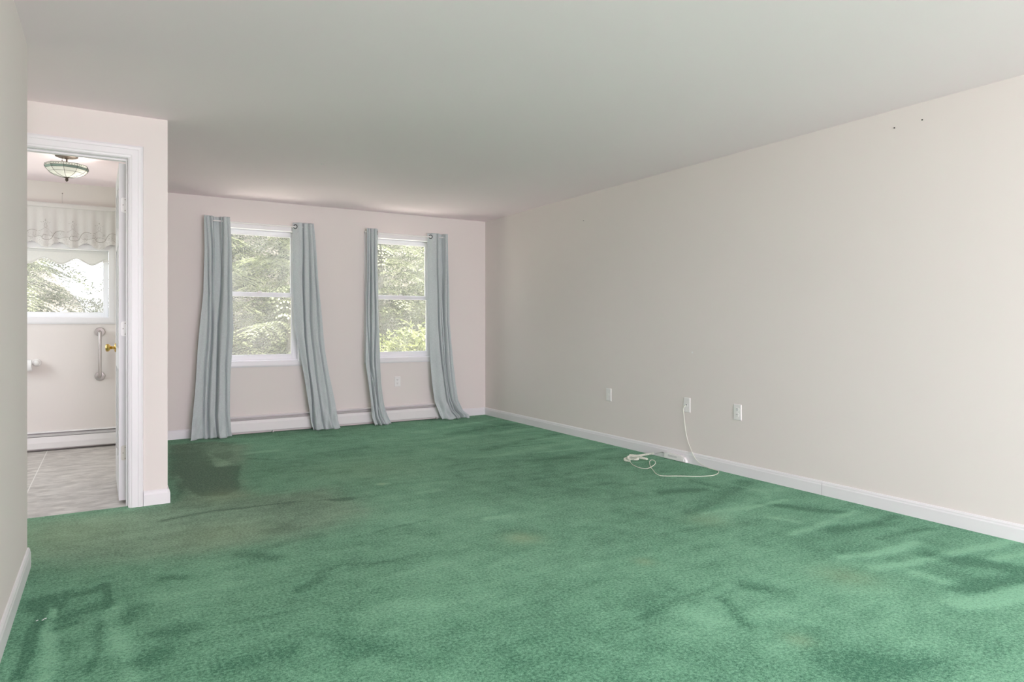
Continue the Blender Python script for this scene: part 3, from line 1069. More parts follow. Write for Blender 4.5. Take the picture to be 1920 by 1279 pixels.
def curtain(lab, keys, creases, gaps, seed, flap_l=False, flap_r=False):
    """keys: rows (z, x left, x right, y centre, -) from the header down to the hem;
    creases: (u at header, u halfway, u at hem, width, depth); gaps: (u, half width, depth) where the header runs behind the rod"""
    root_x = (keys[0][1] + keys[0][2]) / 2
    root = empty('curtain', (root_x, YROD, 0), lab, 'curtain', 'grey-blue grommet curtains at the living room windows')
    rnd = random.Random(seed)
    zs = [k[0] for k in keys][::-1]
    arr = [[k[j] for k in keys][::-1] for j in range(1, 5)]
    NU, NV = 220, 120
    ztop, zbot = keys[0][0], keys[-1][0]
    a1, a2, a3 = (rnd.random() * 6.28 for _ in range(3))

    def sst(t_):
        t_ = min(1, max(0, t_))
        return t_ * t_ * (3 - 2 * t_)

    def y_off(u, z, A):
        d = (ztop - z) / (ztop - zbot)
        y = -0.026 - 0.010 * d
        for ut, um, ub, w, dep in creases:
            uc = float(np.interp(d, (0, 0.5, 1), (ut, um, ub))) + 0.010 * math.sin(5 * d + ut * 9)
            k = (0.45 + 0.55 * sst(d * 3)) if dep > 0 else 1
            s_ = (u - uc) / (0.62 * w)
            y += 1.3 * dep * k * (math.exp(-s_ * s_) if s_ < 0 else math.exp(-(s_ * 0.55) ** 2))
        for uc, hw, dep in gaps:
            k = 1 - 0.75 * sst(d * 1.6)
            y += dep * k * sst(1.4 * (1.35 - abs(u - uc) / hw))
        if flap_l:
            y += 0.048 * (1 - 0.45 * d) * sst(1 - u / 0.27)
        if flap_r:
            y += 0.050 * (1 - 0.45 * d) * sst(1 - (1 - u) / 0.22)
        y += (0.004 + 0.008 * d) * math.sin(2 * PI * 1.3 * u + a1 + 1.5 * d) + 0.003 * math.sin(2 * PI * 3.7 * u + a2 + 4 * d)
        # slack near the carpet
        h = math.exp(-((z - 0.10) / 0.13) ** 2)
        y += h * 0.010 * math.sin(2 * PI * 2.6 * u + 16 * z + a3) + h * 0.006 * math.sin(2 * PI * 5.1 * u - 24 * z + a1)
        return y if y < 0 else 0.058 * math.tanh(y / 0.058)

    me_v = []
    for j in range(NV + 1):
        t_ = j / NV
        z = ztop + (zbot - ztop) * t_
        xl, xr, yc, A = (float(np.interp(z, zs, q)) for q in arr)
        for i in range(NU + 1):
            u = i / NU
            x = xl + (xr - xl) * u + 0.003 * math.sin(7 * z + 9 * u + a2) * (1 - math.exp(-(t_ * 4)))
            y = yc + y_off(u, z, A)
            zz = z
            if j == NV:
                zz = max(0.004, zz + 0.006 * math.sin(17 * u + a1))
            me_v.append((x - root_x, y - YROD, zz))
    me_f = []
    for j in range(NV):
        for i in range(NU):
            a = j * (NU + 1) + i
            me_f.append((a, a + NU + 1, a + NU + 2, a + 1))
    me = bpy.data.meshes.new('panel')
    me.from_pydata(me_v, [], me_f)
    o = link('panel', me, M['curtain'], root, smooth=True)
    md = o.modifiers.new('thickness', 'SOLIDIFY')
    md.thickness = 0.0022
    md.offset = 0
    # grommets where the header crosses the rod
    xl, xr, yc, A = keys[0][1:5]
    prev = None
    for i in range(2001):
        u = i / 2000
        v = y_off(u, ZROD, A)
        if prev is not None and (v > 0) != (prev > 0) and (flap_l and u < 0.3 or flap_r and u > 0.7):
            x = xl + (xr - xl) * u
            du = 0.015
            nr = Vector((y_off(u + du, ZROD, A) - y_off(u - du, ZROD, A), -2 * du * (xr - xl), 0)).normalized()
            bm = bmesh.new()
            ring(bm, (x - root_x, yc - YROD, ZROD), nr, 0.0205, 0.0042, 28, 8)
            obj('grommet', bm, M['ring'], root, smooth=True)
        prev = v
    return root


curtain('grey-blue curtain panel left of the left window, its hem flared wide on the carpet',
        [(2.120, 0.772, 1.003, YROD, 0.034), (1.79, 0.778, 1.018, YROD, 0.034), (1.38, 0.762, 1.024, YROD - 0.006, 0.036), (1.02, 0.730, 1.028, YROD - 0.015, 0.038),
         (0.62, 0.700, 1.003, YROD - 0.035, 0.036), (0.21, 0.668, 0.992, YROD - 0.055, 0.034), (0.05, 0.660, 1.002, YROD - 0.060, 0.032), (0.006, 0.652, 1.012, YROD - 0.064, 0.034)],
        [(0.22, 0.38, 0.42, 0.035, 0.040), (0.06, 0.24, 0.30, 0.030, 0.022), (0.70, 0.56, 0.66, 0.032, 0.048), (0.88, 0.84, 0.90, 0.03, 0.020)],
        [(0.50, 0.135, 0.062)], 5)
curtain('grey-blue curtain panel on the right side of the left window, hem swept to the right',
        [(2.120, 1.602, 1.803, YROD, 0.032), (1.95, 1.600, 1.820, YROD, 0.032), (1.565, 1.600, 1.846, YROD - 0.004, 0.034), (1.13, 1.610, 1.880, YROD - 0.012, 0.034), (0.95, 1.630, 1.895, YROD - 0.018, 0.034),
         (0.80, 1.660, 1.912, YROD - 0.025, 0.034), (0.58, 1.694, 1.945, YROD - 0.04, 0.034), (0.30, 1.737, 1.995, YROD - 0.058, 0.032), (0.10, 1.765, 2.025, YROD - 0.068, 0.032), (0.006, 1.785, 2.055, YROD - 0.076, 0.035)],
        [(0.48, 0.33, 0.06, 0.035, 0.046), (0.74, 0.58, 0.40, 0.04, 0.028), (0.92, 0.86, 0.72, 0.04, 0.022)],
        [], 11, flap_l=True)
curtain('narrow grey-blue curtain panel on the left side of the right window, gathered tight',
        [(2.120, 2.366, 2.508, YROD, 0.034), (1.71, 2.370, 2.503, YROD, 0.034), (1.13, 2.353, 2.514, YROD - 0.01, 0.036), (0.67, 2.346, 2.514, YROD - 0.03, 0.034), (0.44, 2.370, 2.526, YROD - 0.045, 0.034),
         (0.21, 2.394, 2.552, YROD - 0.060, 0.034), (0.09, 2.402, 2.580, YROD - 0.070, 0.034), (0.006, 2.430, 2.625, YROD - 0.078, 0.036)],
        [(0.28, 0.36, 0.20, 0.05, 0.040), (0.58, 0.64, 0.42, 0.05, 0.034), (0.08, 0.10, 0.62, 0.04, 0.020)],
        [], 23, flap_r=True)
curtain('grey-blue curtain panel on the right side of the right window, hem bunched near the corner',
        [(2.120, 3.093, 3.327, YROD, 0.032), (1.74, 3.093, 3.334, YROD, 0.032), (1.13, 3.100, 3.347, YROD - 0.01, 0.034), (0.65, 3.113, 3.375, YROD - 0.03, 0.034), (0.40, 3.126, 3.402, YROD - 0.045, 0.034),
         (0.22, 3.146, 3.429, YROD - 0.055, 0.034), (0.09, 3.186, 3.491, YROD - 0.064, 0.036), (0.035, 3.215, 3.565, YROD - 0.072, 0.036), (0.006, 3.235, 3.560, YROD - 0.078, 0.038)],
        [(0.43, 0.42, 0.50, 0.035, 0.044), (0.56, 0.57, 0.62, 0.028, 0.034), (0.84, 0.72, 0.72, 0.032, 0.044), (0.95, 0.90, 0.85, 0.03, 0.016)],
        [(0.68, 0.11, 0.062)], 31, flap_l=True)

# ================================================================== WALL PLATES


def plate_local(root, w=0.070, h=0.114, t=0.006):
    bm = bmesh.new()
    A = [(-w / 2, 0, -h / 2), (w / 2, 0, -h / 2), (w / 2, 0, h / 2), (-w / 2, 0, h / 2)]
    k = 0.004
    B = [(-w / 2 + k, -t, -h / 2 + k), (w / 2 - k, -t, -h / 2 + k), (w / 2 - k, -t, h / 2 - k), (-w / 2 + k, -t, h / 2 - k)]
    a = [bm.verts.new((x, -0.0005, z)) for x, _, z in A]
    a2 = [bm.verts.new((x, -0.003, z)) for x, _, z in A]
    b = [bm.verts.new(p) for p in B]
    for r, s in ((a, a2), (a2, b)):
        for i in range(4):
            bm.faces.new((r[i], r[(i + 1) % 4], s[(i + 1) % 4], s[i]))
    bm.faces.new(b)
    bm.faces.new(a[::-1])
    return obj('cover_plate', bm, M['plastic'], root)


def screw_local(root, z):
    bm = bmesh.new()
    lathe(bm, [(0, -0.0072), (0.0028, -0.0070), (0.0032, -0.006)], 12, 'y', (0, 0, z))
    return obj('screw', bm, M['plastic'], root)


def outlet(loc, rz, lab):
    root = empty('wall_outlet', loc, lab, 'outlet', 'duplex power outlets')
    plate_local(root)
    screw_local(root, 0)
    for s in (1, -1):
        bm = bmesh.new()
        pr = []
        for k in range(24):
            a = 2 * PI * k / 24
            pr.append((0.0172 * math.cos(a), s * 0.0195 + max(-0.0125, min(0.0125, 0.0172 * math.sin(a)))))
        extrude_profile(bm, pr, -0.0085, -0.006, 'y')
        so = obj('socket', bm, M['plastic'], root)
        bm = boxes((-0.0078, -0.0054, -0.0089, -0.0084, s * 0.0195 - 0.001, s * 0.0195 + 0.008), (0.0054, 0.0074, -0.0089, -0.0084, s * 0.0195, s * 0.0195 + 0.007))
        lathe(bm, [(0, -0.0089), (0.0026, -0.0089), (0.0026, -0.0084)], 12, 'y', (0, 0, s * 0.0195 - 0.0075))
        obj('slots', bm, M['dark'], so)
    root.rotation_euler = (0, 0, rz)
    return root


outlet((2.754, YB, 0.447), 0, 'white duplex outlet on the window wall below the right window')
outlet((XR, 3.236, 0.450), -PI / 2, 'white duplex outlet on the right wall, to the right of the phone jack')

root = empty('wall_plate', (XR, 4.676, 0.447), 'plain white wall plate with an empty jack on the right wall, nearest the corner', 'wall plate')
plate_local(root)
screw_local(root, 0.042)
screw_local(root, -0.042)
obj('jack', boxes((-0.010, 0.010, -0.008, -0.0055, -0.010, 0.010)), M['plastic'], root, bevel=0.002)
root.rotation_euler = (0, 0, -PI / 2)

root = empty('phone_jack', (XR, 3.725, 0.452), 'white telephone jack plate on the right wall with a cord hanging from it', 'phone jack')
plate_local(root)
screw_local(root, 0.042)
screw_local(root, -0.042)
obj('socket', boxes((-0.009, 0.009, -0.008, -0.0055, -0.014, 0.006)), M['plastic'], root, bevel=0.001)
obj('socket_hole', boxes((-0.0045, 0.0045, -0.0086, -0.0079, -0.003, 0.004)), M['dark'], root)
root.rotation_euler = (0, 0, -PI / 2)

# telephone line from jack to the tangle on the carpet
cord = [(XR - 0.010, 3.727, 0.447), (XR - 0.020, 3.734, 0.440), (XR - 0.022, 3.744, 0.42), (XR - 0.018, 3.745, 0.386), (XR - 0.015, 3.740, 0.33), (XR - 0.012, 3.735, 0.282), (XR - 0.010, 3.724, 0.22), (XR - 0.012, 3.702, 0.161),
        (XR - 0.014, 3.670, 0.11), (XR - 0.018, 3.636, 0.064), (XR - 0.022, 3.595, 0.034), (XR - 0.024, 3.55, 0.018), (3.842, 3.48, 0.007), (3.839, 3.432, 0.006), (3.832, 3.385, 0.006), (3.816, 3.358, 0.006), (3.758, 3.316, 0.006), (3.686, 3.293, 0.006), (3.608, 3.308, 0.006), (3.537, 3.342, 0.006), (3.485, 3.388, 0.006), (3.43, 3.424, 0.006), (3.385, 3.450, 0.006), (3.358, 3.485, 0.006), (3.379, 3.553, 0.006), (3.434, 3.636, 0.006), (3.489, 3.72, 0.006), (3.555, 3.803, 0.007), (3.609, 3.863, 0.008), (3.650, 3.900, 0.009), (3.676, 3.907, 0.010), (3.672, 3.880, 0.011), (3.640, 3.832, 0.012), (3.587, 3.778, 0.012), (3.535, 3.742, 0.011), (3.470, 3.712, 0.008), (3.42, 3.705, 0.006), (3.408, 3.76, 0.006), (3.423, 3.827, 0.006), (3.45, 3.89, 0.006), (3.485, 3.945, 0.008), (3.49, 3.955, 0.014)]
bm = bmesh.new()
tube(bm, smooth_path(cord, 8), 0.0025, 10)
o = obj('hanging_cord', bm, M['cord'], None, smooth=True)
tag(o, 'thin cream telephone cord drooping from the jack and looping over the green carpet', 'cord')


def coil(bm, path, R, r, pitch, n=7):
    P = smooth_path(path, 16)
    out = []
    acc = 0.0
    for i in range(len(P) - 1):
        a, b = P[i], P[i + 1]
        seg = (b - a).length
        k = max(1, int(seg / (pitch / 9)))
        t = (b - a).normalized()
        up = Vector((0, 0, 1))
        if abs(t.z) > 0.9:
            up = Vector((1, 0, 0))
        u = (up - t * up.dot(t)).normalized()
        w = t.cross(u)
        for j in range(k):
            s = acc + seg * j / k
            an = 2 * PI * s / pitch
            out.append(a + (b - a) * (j / k) + (u * math.cos(an) + w * math.sin(an)) * R)
        acc += seg
    tube(bm, out, r, n)


bm = bmesh.new()
tang = [(3.49, 3.955, 0.014), (3.475, 3.99, 0.014), (3.50, 4.03, 0.014), (3.54, 4.05, 0.014), (3.585, 4.035, 0.016), (3.60, 3.995, 0.018), (3.57, 3.955, 0.018), (3.53, 3.95, 0.022),
        (3.50, 3.975, 0.026), (3.52, 4.015, 0.030), (3.56, 4.02, 0.032), (3.60, 3.97, 0.026), (3.635, 3.93, 0.018), (3.655, 3.945, 0.014), (3.64, 3.98, 0.020), (3.60, 4.005, 0.034), (3.575, 4.045, 0.034),
        (3.60, 4.07, 0.026), (3.655, 4.06, 0.020), (3.70, 4.065, 0.016), (3.75, 4.075, 0.015), (3.80, 4.075, 0.016), (3.840, 4.055, 0.020)]
coil(bm, tang, 0.0068, 0.0022, 0.0085)
o = obj('coiled_handset_cord', bm, M['cord'], None, smooth=True)
tag(o, 'tangled coiled cream handset cord bunched on the carpet near the baseboard', 'cord')
bm = bmesh.new()
tube(bm, smooth_path([(3.844, 4.045, 0.021), (3.846, 4.015, 0.030), (3.846, 3.985, 0.039), (3.846, 3.972, 0.042)], 6), 0.0016, 8)
box(bm, 3.842, 3.850, 3.957, 3.972, 0.038, 0.046)
obj('plug', bm, simple('clear_grey_plug', (0.33, 0.34, 0.33), 0.3), o)

# telephone base lying on edge against the baseboard
root = empty('telephone', (3.846, 3.82, 0.002), 'flat white plastic telephone base lying on edge against the right baseboard', 'telephone')
bm = bmesh.new()
pr = [(3.700, 0.004), (3.706, 0.026), (3.722, 0.042), (3.760, 0.051), (3.840, 0.054), (3.915, 0.052), (3.928, 0.049), (3.940, 0.041), (3.943, 0.010), (3.940, 0.004)]
extrude_profile(bm, pr, 3.836, 3.8612, 'x')
part('body', bm, M['plastic'], root, bevel=0.005, seg=3)
part('handset_cradle', boxes((3.8335, 3.8365, 3.795, 3.895, 0.024, 0.041)), simple('shaded_plastic', (0.66, 0.66, 0.65), 0.4), root, bevel=0.003, label='long grey-white cradle strip, recess shade put into its colour')  # raised strip, its darker plastic stands in for a shaded recess
part('button', boxes((3.831, 3.8365, 3.722, 3.748, 0.012, 0.032)), M['plastic'], root, bevel=0.002)

# ================================================================== BATHROOM THINGS
root = empty('grab_bar', (-0.065, YB, 0.818), 'vertical brushed steel grab bar on the bathroom wall beside the open door', 'grab bar')
bm = bmesh.new()
gb = [(-0.065, YB - 0.004, 1.016), (-0.065, YB - 0.030, 1.016), (-0.065, YB - 0.050, 1.008), (-0.065, YB - 0.058, 0.985), (-0.065, YB - 0.058, 0.65), (-0.065, YB - 0.050, 0.628), (-0.065, YB - 0.030, 0.620), (-0.065, YB - 0.004, 0.620)]
tube(bm, smooth_path(gb, 6), 0.0135, 18)
part('bar', bm, M['steel'], root, smooth=True)
for z in (1.016, 0.620):
    bm = bmesh.new()
    lathe(bm, [(0, -0.0005), (0.040, -0.0005), (0.040, -0.006), (0.036, -0.010), (0.018, -0.012), (0.016, -0.010)], 32, 'y', (-0.065, YB, z))
    part('flange', bm, M['steel'], root)

root = empty('paper_holder', (-0.60, YB, 0.74), 'white ceramic paper holder on the bathroom wall at the left edge of the doorway view', 'paper holder')
for x, s in ((-0.525, 1), (-0.69, -1)):
    bm = bmesh.new()
    lathe(bm, [(0, -0.0005), (0.034, -0.0005), (0.034, -0.010), (0.024, -0.020), (0.017, -0.045), (0.020, -0.062), (0.024, -0.075), (0.018, -0.090), (0, -0.094)], 28, 'y', (x, YB, 0.755))
    part('post', bm, M['ceramic'], root, smooth=True)
bm = bmesh.new()
tube(bm, [(-0.682, YB - 0.072, 0.755), (-0.532, YB - 0.072, 0.755)], 0.009, 14)
part('roller', bm, M['plastic'], root, smooth=True)
bm = bmesh.new()
lathe(bm, [(0.020, -0.052), (0.050, -0.052), (0.050, 0.052), (0.020, 0.052), (0.020, -0.052)], 36, 'x', (-0.607, YB - 0.072, 0.735))
o = part('paper_roll', bm, M['paper'], root, smooth=False)

# stained glass ceiling bowl
LX, LY = -0.262, 5.869
root = empty('ceiling_lamp', (LX, LY, H), 'white and green stained glass bowl lamp hanging from the bathroom ceiling', 'lamp')
bm = bmesh.new()
lathe(bm, [(0, -0.0005), (0.072, -0.0005), (0.072, -0.006), (0.062, -0.010), (0.014, -0.014), (0.012, -0.022), (0, -0.022)], 32, 'z', (LX, LY, H))
part('canopy', bm, M['bronze'], root)
bm = bmesh.new()
tube(bm, [(LX, LY, H - 0.02), (LX, LY, 2.155)], 0.005, 12)
part('stem', bm, M['bronze'], root)
bm = bmesh.new()
tube(bm, [(LX - 0.028, LY, H - 0.012), (LX - 0.028, LY, H - 0.030)], 0.001, 6)
lathe(bm, [(0, -0.036), (0.003, -0.034), (0.004, -0.030), (0, -0.026)], 10, 'z', (LX - 0.028, LY, H - 0.004))
part('pull_chain', bm, M['bronze'], root)
NP = 10
prof = [(0.133, 2.252), (0.138, 2.234), (0.131, 2.219), (0.112, 2.197), (0.082, 2.180), (0.040, 2.168), (0.012, 2.164)]


def bowl_pt(i, k, off=0.0):
    r, z = prof[i]
    a = 2 * PI * (k + 0.35) / NP
    return Vector((LX + (r + off) * math.cos(a), LY + (r + off) * math.sin(a), z - off * 0.3))


for nm, i0, i1, mt in (('glass_rim', 0, 1, 'opal'), ('glass_band', 1, 2, 'shade_green'), ('glass_bowl', 2, 6, 'opal')):
    bm = bmesh.new()
    for k in range(NP):
        for i in range(i0, i1):
            bm.faces.new([bm.verts.new(p) for p in (bowl_pt(i, k), bowl_pt(i, k + 1), bowl_pt(i + 1, k + 1), bowl_pt(i + 1, k))])
    bmesh.ops.remove_doubles(bm, verts=bm.verts, dist=1e-5)
    g_ = part(nm, bm, M[mt], root, label='sea-green glass band' if mt == 'shade_green' else None)
    md = g_.modifiers.new('t', 'SOLIDIFY')
    md.thickness = 0.003
bm = bmesh.new()
for k in range(NP):
    tube(bm, [bowl_pt(i, k, 0.0015) for i in range(0, 7)], 0.0013, 5)
    for i in (0, 1, 2, 3):
        tube(bm, [bowl_pt(i, k, 0.0015), bowl_pt(i, k + 1, 0.0015)], 0.0012 if i else 0.0018, 5)
    for j in range(1, 5):       # small pieces of the patterned rim
        a = bowl_pt(0, k, 0.002).lerp(bowl_pt(0, k + 1, 0.002), j / 5)
        b = bowl_pt(1, k, 0.002).lerp(bowl_pt(1, k + 1, 0.002), j / 5)
        c = a.lerp(b, 0.5)
        bmesh.ops.create_icosphere(bm, subdivisions=1, radius=0.003, matrix=Matrix.Translation(c))
part('lead_lines', bm, simple('lead_came', (0.16, 0.16, 0.15), 0.5, metal=0.5), root)
bm = bmesh.new()
lathe(bm, [(0, 2.170), (0.020, 2.168), (0.019, 2.162), (0.008, 2.157), (0.011, 2.150), (0.009, 2.141), (0.004, 2.135), (0, 2.131)], 18, 'z', (LX, LY, 0))
part('finial', bm, M['bronze'], root, smooth=True)
ld = bpy.data.lights.new('bulb', 'POINT')
ld.energy = 0.7
ld.color = (1.0, 0.93, 0.84)
ld.shadow_soft_size = 0.035
lo_ = bpy.data.objects.new('bulb', ld)
COL.objects.link(lo_)
lo_.location = (0.05, 0, 2.225 - H)
lo_.parent = root

# valance with embroidered lace hem
root = empty('window_valance', (-0.6, YB - 0.055, 2.08), 'white scalloped valance with embroidered lace scrolls over the bathroom window', 'valance')


def cloth(name, x0, x1, ztopf, zbotf, yf, mat, parent, nu=300, nv=30, thick=0.0012):
    bx, by, bz = parent.location
    vv, ff = [], []
    for j in range(nv + 1):
        for i in range(nu + 1):
            x = x0 + (x1 - x0) * i / nu
            zt_, zb_ = ztopf(x), zbotf(x)
            z = zt_ + (zb_ - zt_) * j / nv
            vv.append((x - bx, yf(x, j / nv) - by, z - bz))
    for j in range(nv):
        for i in range(nu):
            a = j * (nu + 1) + i
            ff.append((a, a + nu + 1, a + nu + 2, a + 1))
    me = bpy.data.meshes.new(name)
    me.from_pydata(vv, [], ff)
    o = link(name, me, mat, parent, smooth=True)
    md = o.modifiers.new('t', 'SOLIDIFY')
    md.thickness = thick
    md.offset = 0
    return o


PER = 0.195
DOT = -0.265


def yv(x, t_):
    return YB - 0.052 - 0.010 * t_ * math.sin(2 * PI * x / 0.16 + 0.7) - 0.006 * math.sin(2 * PI * x / 0.071) * (0.3 + 0.7 * t_) - 0.004 * t_


cloth('valance_panel', -1.36, 0.085, lambda x: 2.100, lambda x: 1.835 + 0.012 * math.cos(2 * PI * (x - DOT) / PER), yv, M['valance'], root)


def lace_bot(x):
    c = abs(math.sin(PI * (x - DOT + PER / 2) / PER))
    return 1.792 - 0.050 * c ** 2 + 0.005 * abs(math.sin(PI * x / 0.0195))


cloth('lace_hem', -1.36, 0.085, lambda x: 1.842 + 0.012 * math.cos(2 * PI * (x - DOT) / PER), lace_bot, lambda x, t_: yv(x, 1) - 0.002, M['lace'], root, 400, 10)
bm = bmesh.new()
extrude_profile(bm, [(YB - 0.066, 2.092), (YB - 0.070, 2.100), (YB - 0.070, 2.124), (YB - 0.064, 2.131), (YB - 0.045, 2.131), (YB - 0.040, 2.124), (YB - 0.040, 2.092)], -1.36, 0.09, 'x')
part('rod_pocket', bm, M['valance'], root, smooth=False)
bm = bmesh.new()
rr = random.Random(4)
k0 = int((-1.36 - DOT) / PER) - 1
for k in range(k0, 2):
    d = DOT + k * PER

    def P3(dx, z, o_=0.004):
        x = d + dx
        return (x, yv(x, 1) - o_, z)

    def inside(pts):
        return all(-1.35 < p[0] < 0.08 for p in pts)
    for c, r in (([(0.006, 1.849), (-0.012, 1.850), (-0.024, 1.836), (-0.022, 1.820), (-0.006, 1.812), (0.018, 1.812), (0.038, 1.820), (0.050, 1.840), (0.062, 1.866), (0.080, 1.886), (0.105, 1.892), (0.135, 1.884)], 0.0022),
                 ([(0.070, 1.832), (0.095, 1.826), (0.125, 1.833), (0.150, 1.842), (0.168, 1.836)], 0.0016),
                 ([(0.150, 1.884), (0.168, 1.892), (0.185, 1.905), (0.195, 1.915)], 0.0012),
                 ([(0.000, 1.915), (0.018, 1.900), (0.034, 1.884), (0.045, 1.868)], 0.0012),
                 ([(-0.004, 1.940), (-0.010, 1.928), (-0.004, 1.915)], 0.0011), ([(0.004, 1.940), (0.012, 1.926), (0.006, 1.915)], 0.0011)):
        pts = smooth_path([P3(*q) for q in c], 5)
        if inside(pts):
            tube(bm, pts, r * 0.62, 6)
    for dx, z, r in ((0, 1.976, 0.0042), (-0.014, 1.962, 0.002), (0.014, 1.961, 0.002), (-0.026, 1.958, 0.0022), (0.026, 1.955, 0.0022), (0, 1.955, 0.0022), (-0.006, 1.946, 0.002), (0.007, 1.946, 0.002),
                     (0.0, 1.990, 0.0014), (-0.033, 1.961, 0.0014), (0.034, 1.960, 0.0014)):
        p = P3(dx, z, 0.003)
        if -1.35 < p[0] < 0.08:
            bmesh.ops.create_icosphere(bm, subdivisions=1, radius=r, matrix=Matrix.Translation(p))
    for q in range(60):           # small grey stitches scattered in the lace
        p = P3(rr.uniform(-0.02, 0.17), rr.uniform(1.80, 1.885), 0.003)
        if -1.35 < p[0] < 0.08:
            bmesh.ops.create_icosphere(bm, subdivisions=1, radius=rr.uniform(0.0010, 0.0022), matrix=Matrix.Translation(p))
    for cx, cz, R in ((0.0, 1.775, 0.016), (0.026, 1.764, 0.012), (-0.028, 1.788, 0.013), (0.10, 1.858, 0.014), (0.13, 1.860, 0.011), (0.015, 1.885, 0.015), (0.002, 1.832, 0.010), (0.072, 1.800, 0.012)):
        pts = []
        for a in range(40):
            an = 2 * PI * a / 40
            rad = R * (1 + 0.28 * math.cos(5 * an))
            pts.append(P3(cx + rad * math.cos(an), cz + rad * math.sin(an), 0.005))
        if inside(pts):
            bmw = bmesh.new()
            tube(bmw, pts, 0.0016, 6, closed=True)
            part('lace_flower', bmw, M['lace'], root)
part('embroidery', bm, M['embroidery'], root, label='grey-brown embroidered scroll vines')

# roller blind with wavy crochet hem
root = empty('roller_blind', (-0.65, YB + 0.02, 1.74), 'white roller blind with a wavy crocheted hem pulled partly down in the bathroom window', 'blind')


def hem(x):
    return 1.637 + 0.027 * math.cos(2 * PI * (x + 0.472) / 0.23)


cloth('blind_cloth', -1.296, -0.006, lambda x: 1.735, hem, lambda x, t_: YB + 0.022, M['blind'], root, 300, 6)
bm = bmesh.new()
tube(bm, [(-1.296 + i * 0.01, YB + 0.0195, hem(-1.296 + i * 0.01)) for i in range(130)], 0.003, 6)
part('hem_piping', bm, M['blind'], root)
bm = bmesh.new()
tube(bm, [(-1.298, YB + 0.024, 1.728), (-0.002, YB + 0.024, 1.728)], 0.012, 14)
part('roller', bm, M['blind'], root)
for c in (-1.162, -0.932, -0.702, -0.472, -0.242, -0.012):
    bm = bmesh.new()
    for i in range(9):
        a = -0.048 + 0.012 * i
        if c + a > -0.012:
            continue
        zc = hem(c + a) - 0.008 - 0.006 * (1 - (a / 0.05) ** 2)
        ring(bm, (c + a, YB + 0.022, zc), (0, 1, 0), 0.0068, 0.0022, 14, 6)
    part('crochet_trim', bm, M['lace'], root)

# ================================================================== SMALL MARKS


def nail(loc, axis, lab, group=None):  # small dark studs standing in for nail holes
    bm = bmesh.new()
    if axis == 'x':
        lathe(bm, [(0, -0.008), (0.004, -0.0075), (0.004, -0.006), (0.0015, -0.006), (0.0015, 0.0)], 10, 'x', (0, 0, 0))
    else:
        lathe(bm, [(0, -0.008), (0.003, -0.0075), (0.003, -0.006), (0.0012, -0.006), (0.0012, 0.0)], 10, 'y', (0, 0, 0))
    o = obj('nail', bm, M['nail'])
    o.location = loc
    tag(o, lab, 'nail', group)
    return o


nail((XR, 5.045, 2.072), 'x', 'dark nail hole high on the right wall near the window corner', 'nail holes in the walls')
nail((XR, 1.965, 2.221), 'x', 'dark nail hole near the ceiling on the right wall, the right one of a close pair', 'nail holes in the walls')
nail((XR, 2.118, 2.215), 'x', 'dark nail hole near the ceiling on the right wall, the left one of a close pair', 'nail holes in the walls')
root = empty('wall_hook', (-0.343, YB, 2.226), 'small nail with a hanging wire above the bathroom valance', 'hook')
bm = bmesh.new()
lathe(bm, [(0, -0.010), (0.004, -0.009), (0.0045, -0.007), (0.0015, -0.006), (0.0015, 0.0)], 10, 'y', (-0.343, YB, 2.226))
part('nail_head', bm, M['screw'], root)
bm = bmesh.new()
tube(bm, [(-0.343, YB - 0.006, 2.224), (-0.345, YB - 0.005, 2.18), (-0.343, YB - 0.006, 2.140)], 0.0012, 6)
part('wire', bm, simple('pale_wire', (0.55, 0.53, 0.50), 0.5), root)
bm = bmesh.new()
lathe(bm, [(0.007, 0.0), (0.0065, -0.0008), (0, -0.001)], 16, 'x', (0, 0, 0))
o = obj('filler_spot', bm, M['patch'])
o.location = (XR, 3.672, 0.865)
tag(o, 'tiny white filler spot on the right wall above the phone jack', 'mark')
bm = bmesh.new()
for dx in (-0.012, 0.012):
    tube(bm, [(dx, 0, 0.0), (dx * 0.6, -0.01, -0.004), (dx * 0.9, -0.022, -0.002)], 0.0022, 6)
o = obj('ceiling_hook', bm, M['patch'])
o.location = (1.413, 5.133, H)
tag(o, 'tiny pair of white hooks on the ceiling in front of the left window', 'hook')
bm = bmesh.new()
for dx, dy, s in ((0, 0, 0.004), (0.024, 0.004, 0.005), (0.018, -0.005, 0.003)):
    a = [bm.verts.new((dx + s * math.cos(q), dy + 0.5 * s * math.sin(q), 0.004 + 0.002 * math.sin(2 * q))) for q in (0.3, 1.6, 2.9, 4.4)]
    b = [bm.verts.new((v.co.x, v.co.y, v.co.z - 0.002)) for v in a]
    bm.faces.new(a)
    bm.faces.new(b[::-1])
    for i in range(4):
        bm.faces.new((a[i], b[i], b[(i + 1) % 4], a[(i + 1) % 4]))
o = obj('paper_scrap', bm, M['paper'])
o.location = (-0.222, 2.957, 0.001)
tag(o, 'tiny white paper scrap on the carpet beside the left baseboard', 'scrap')

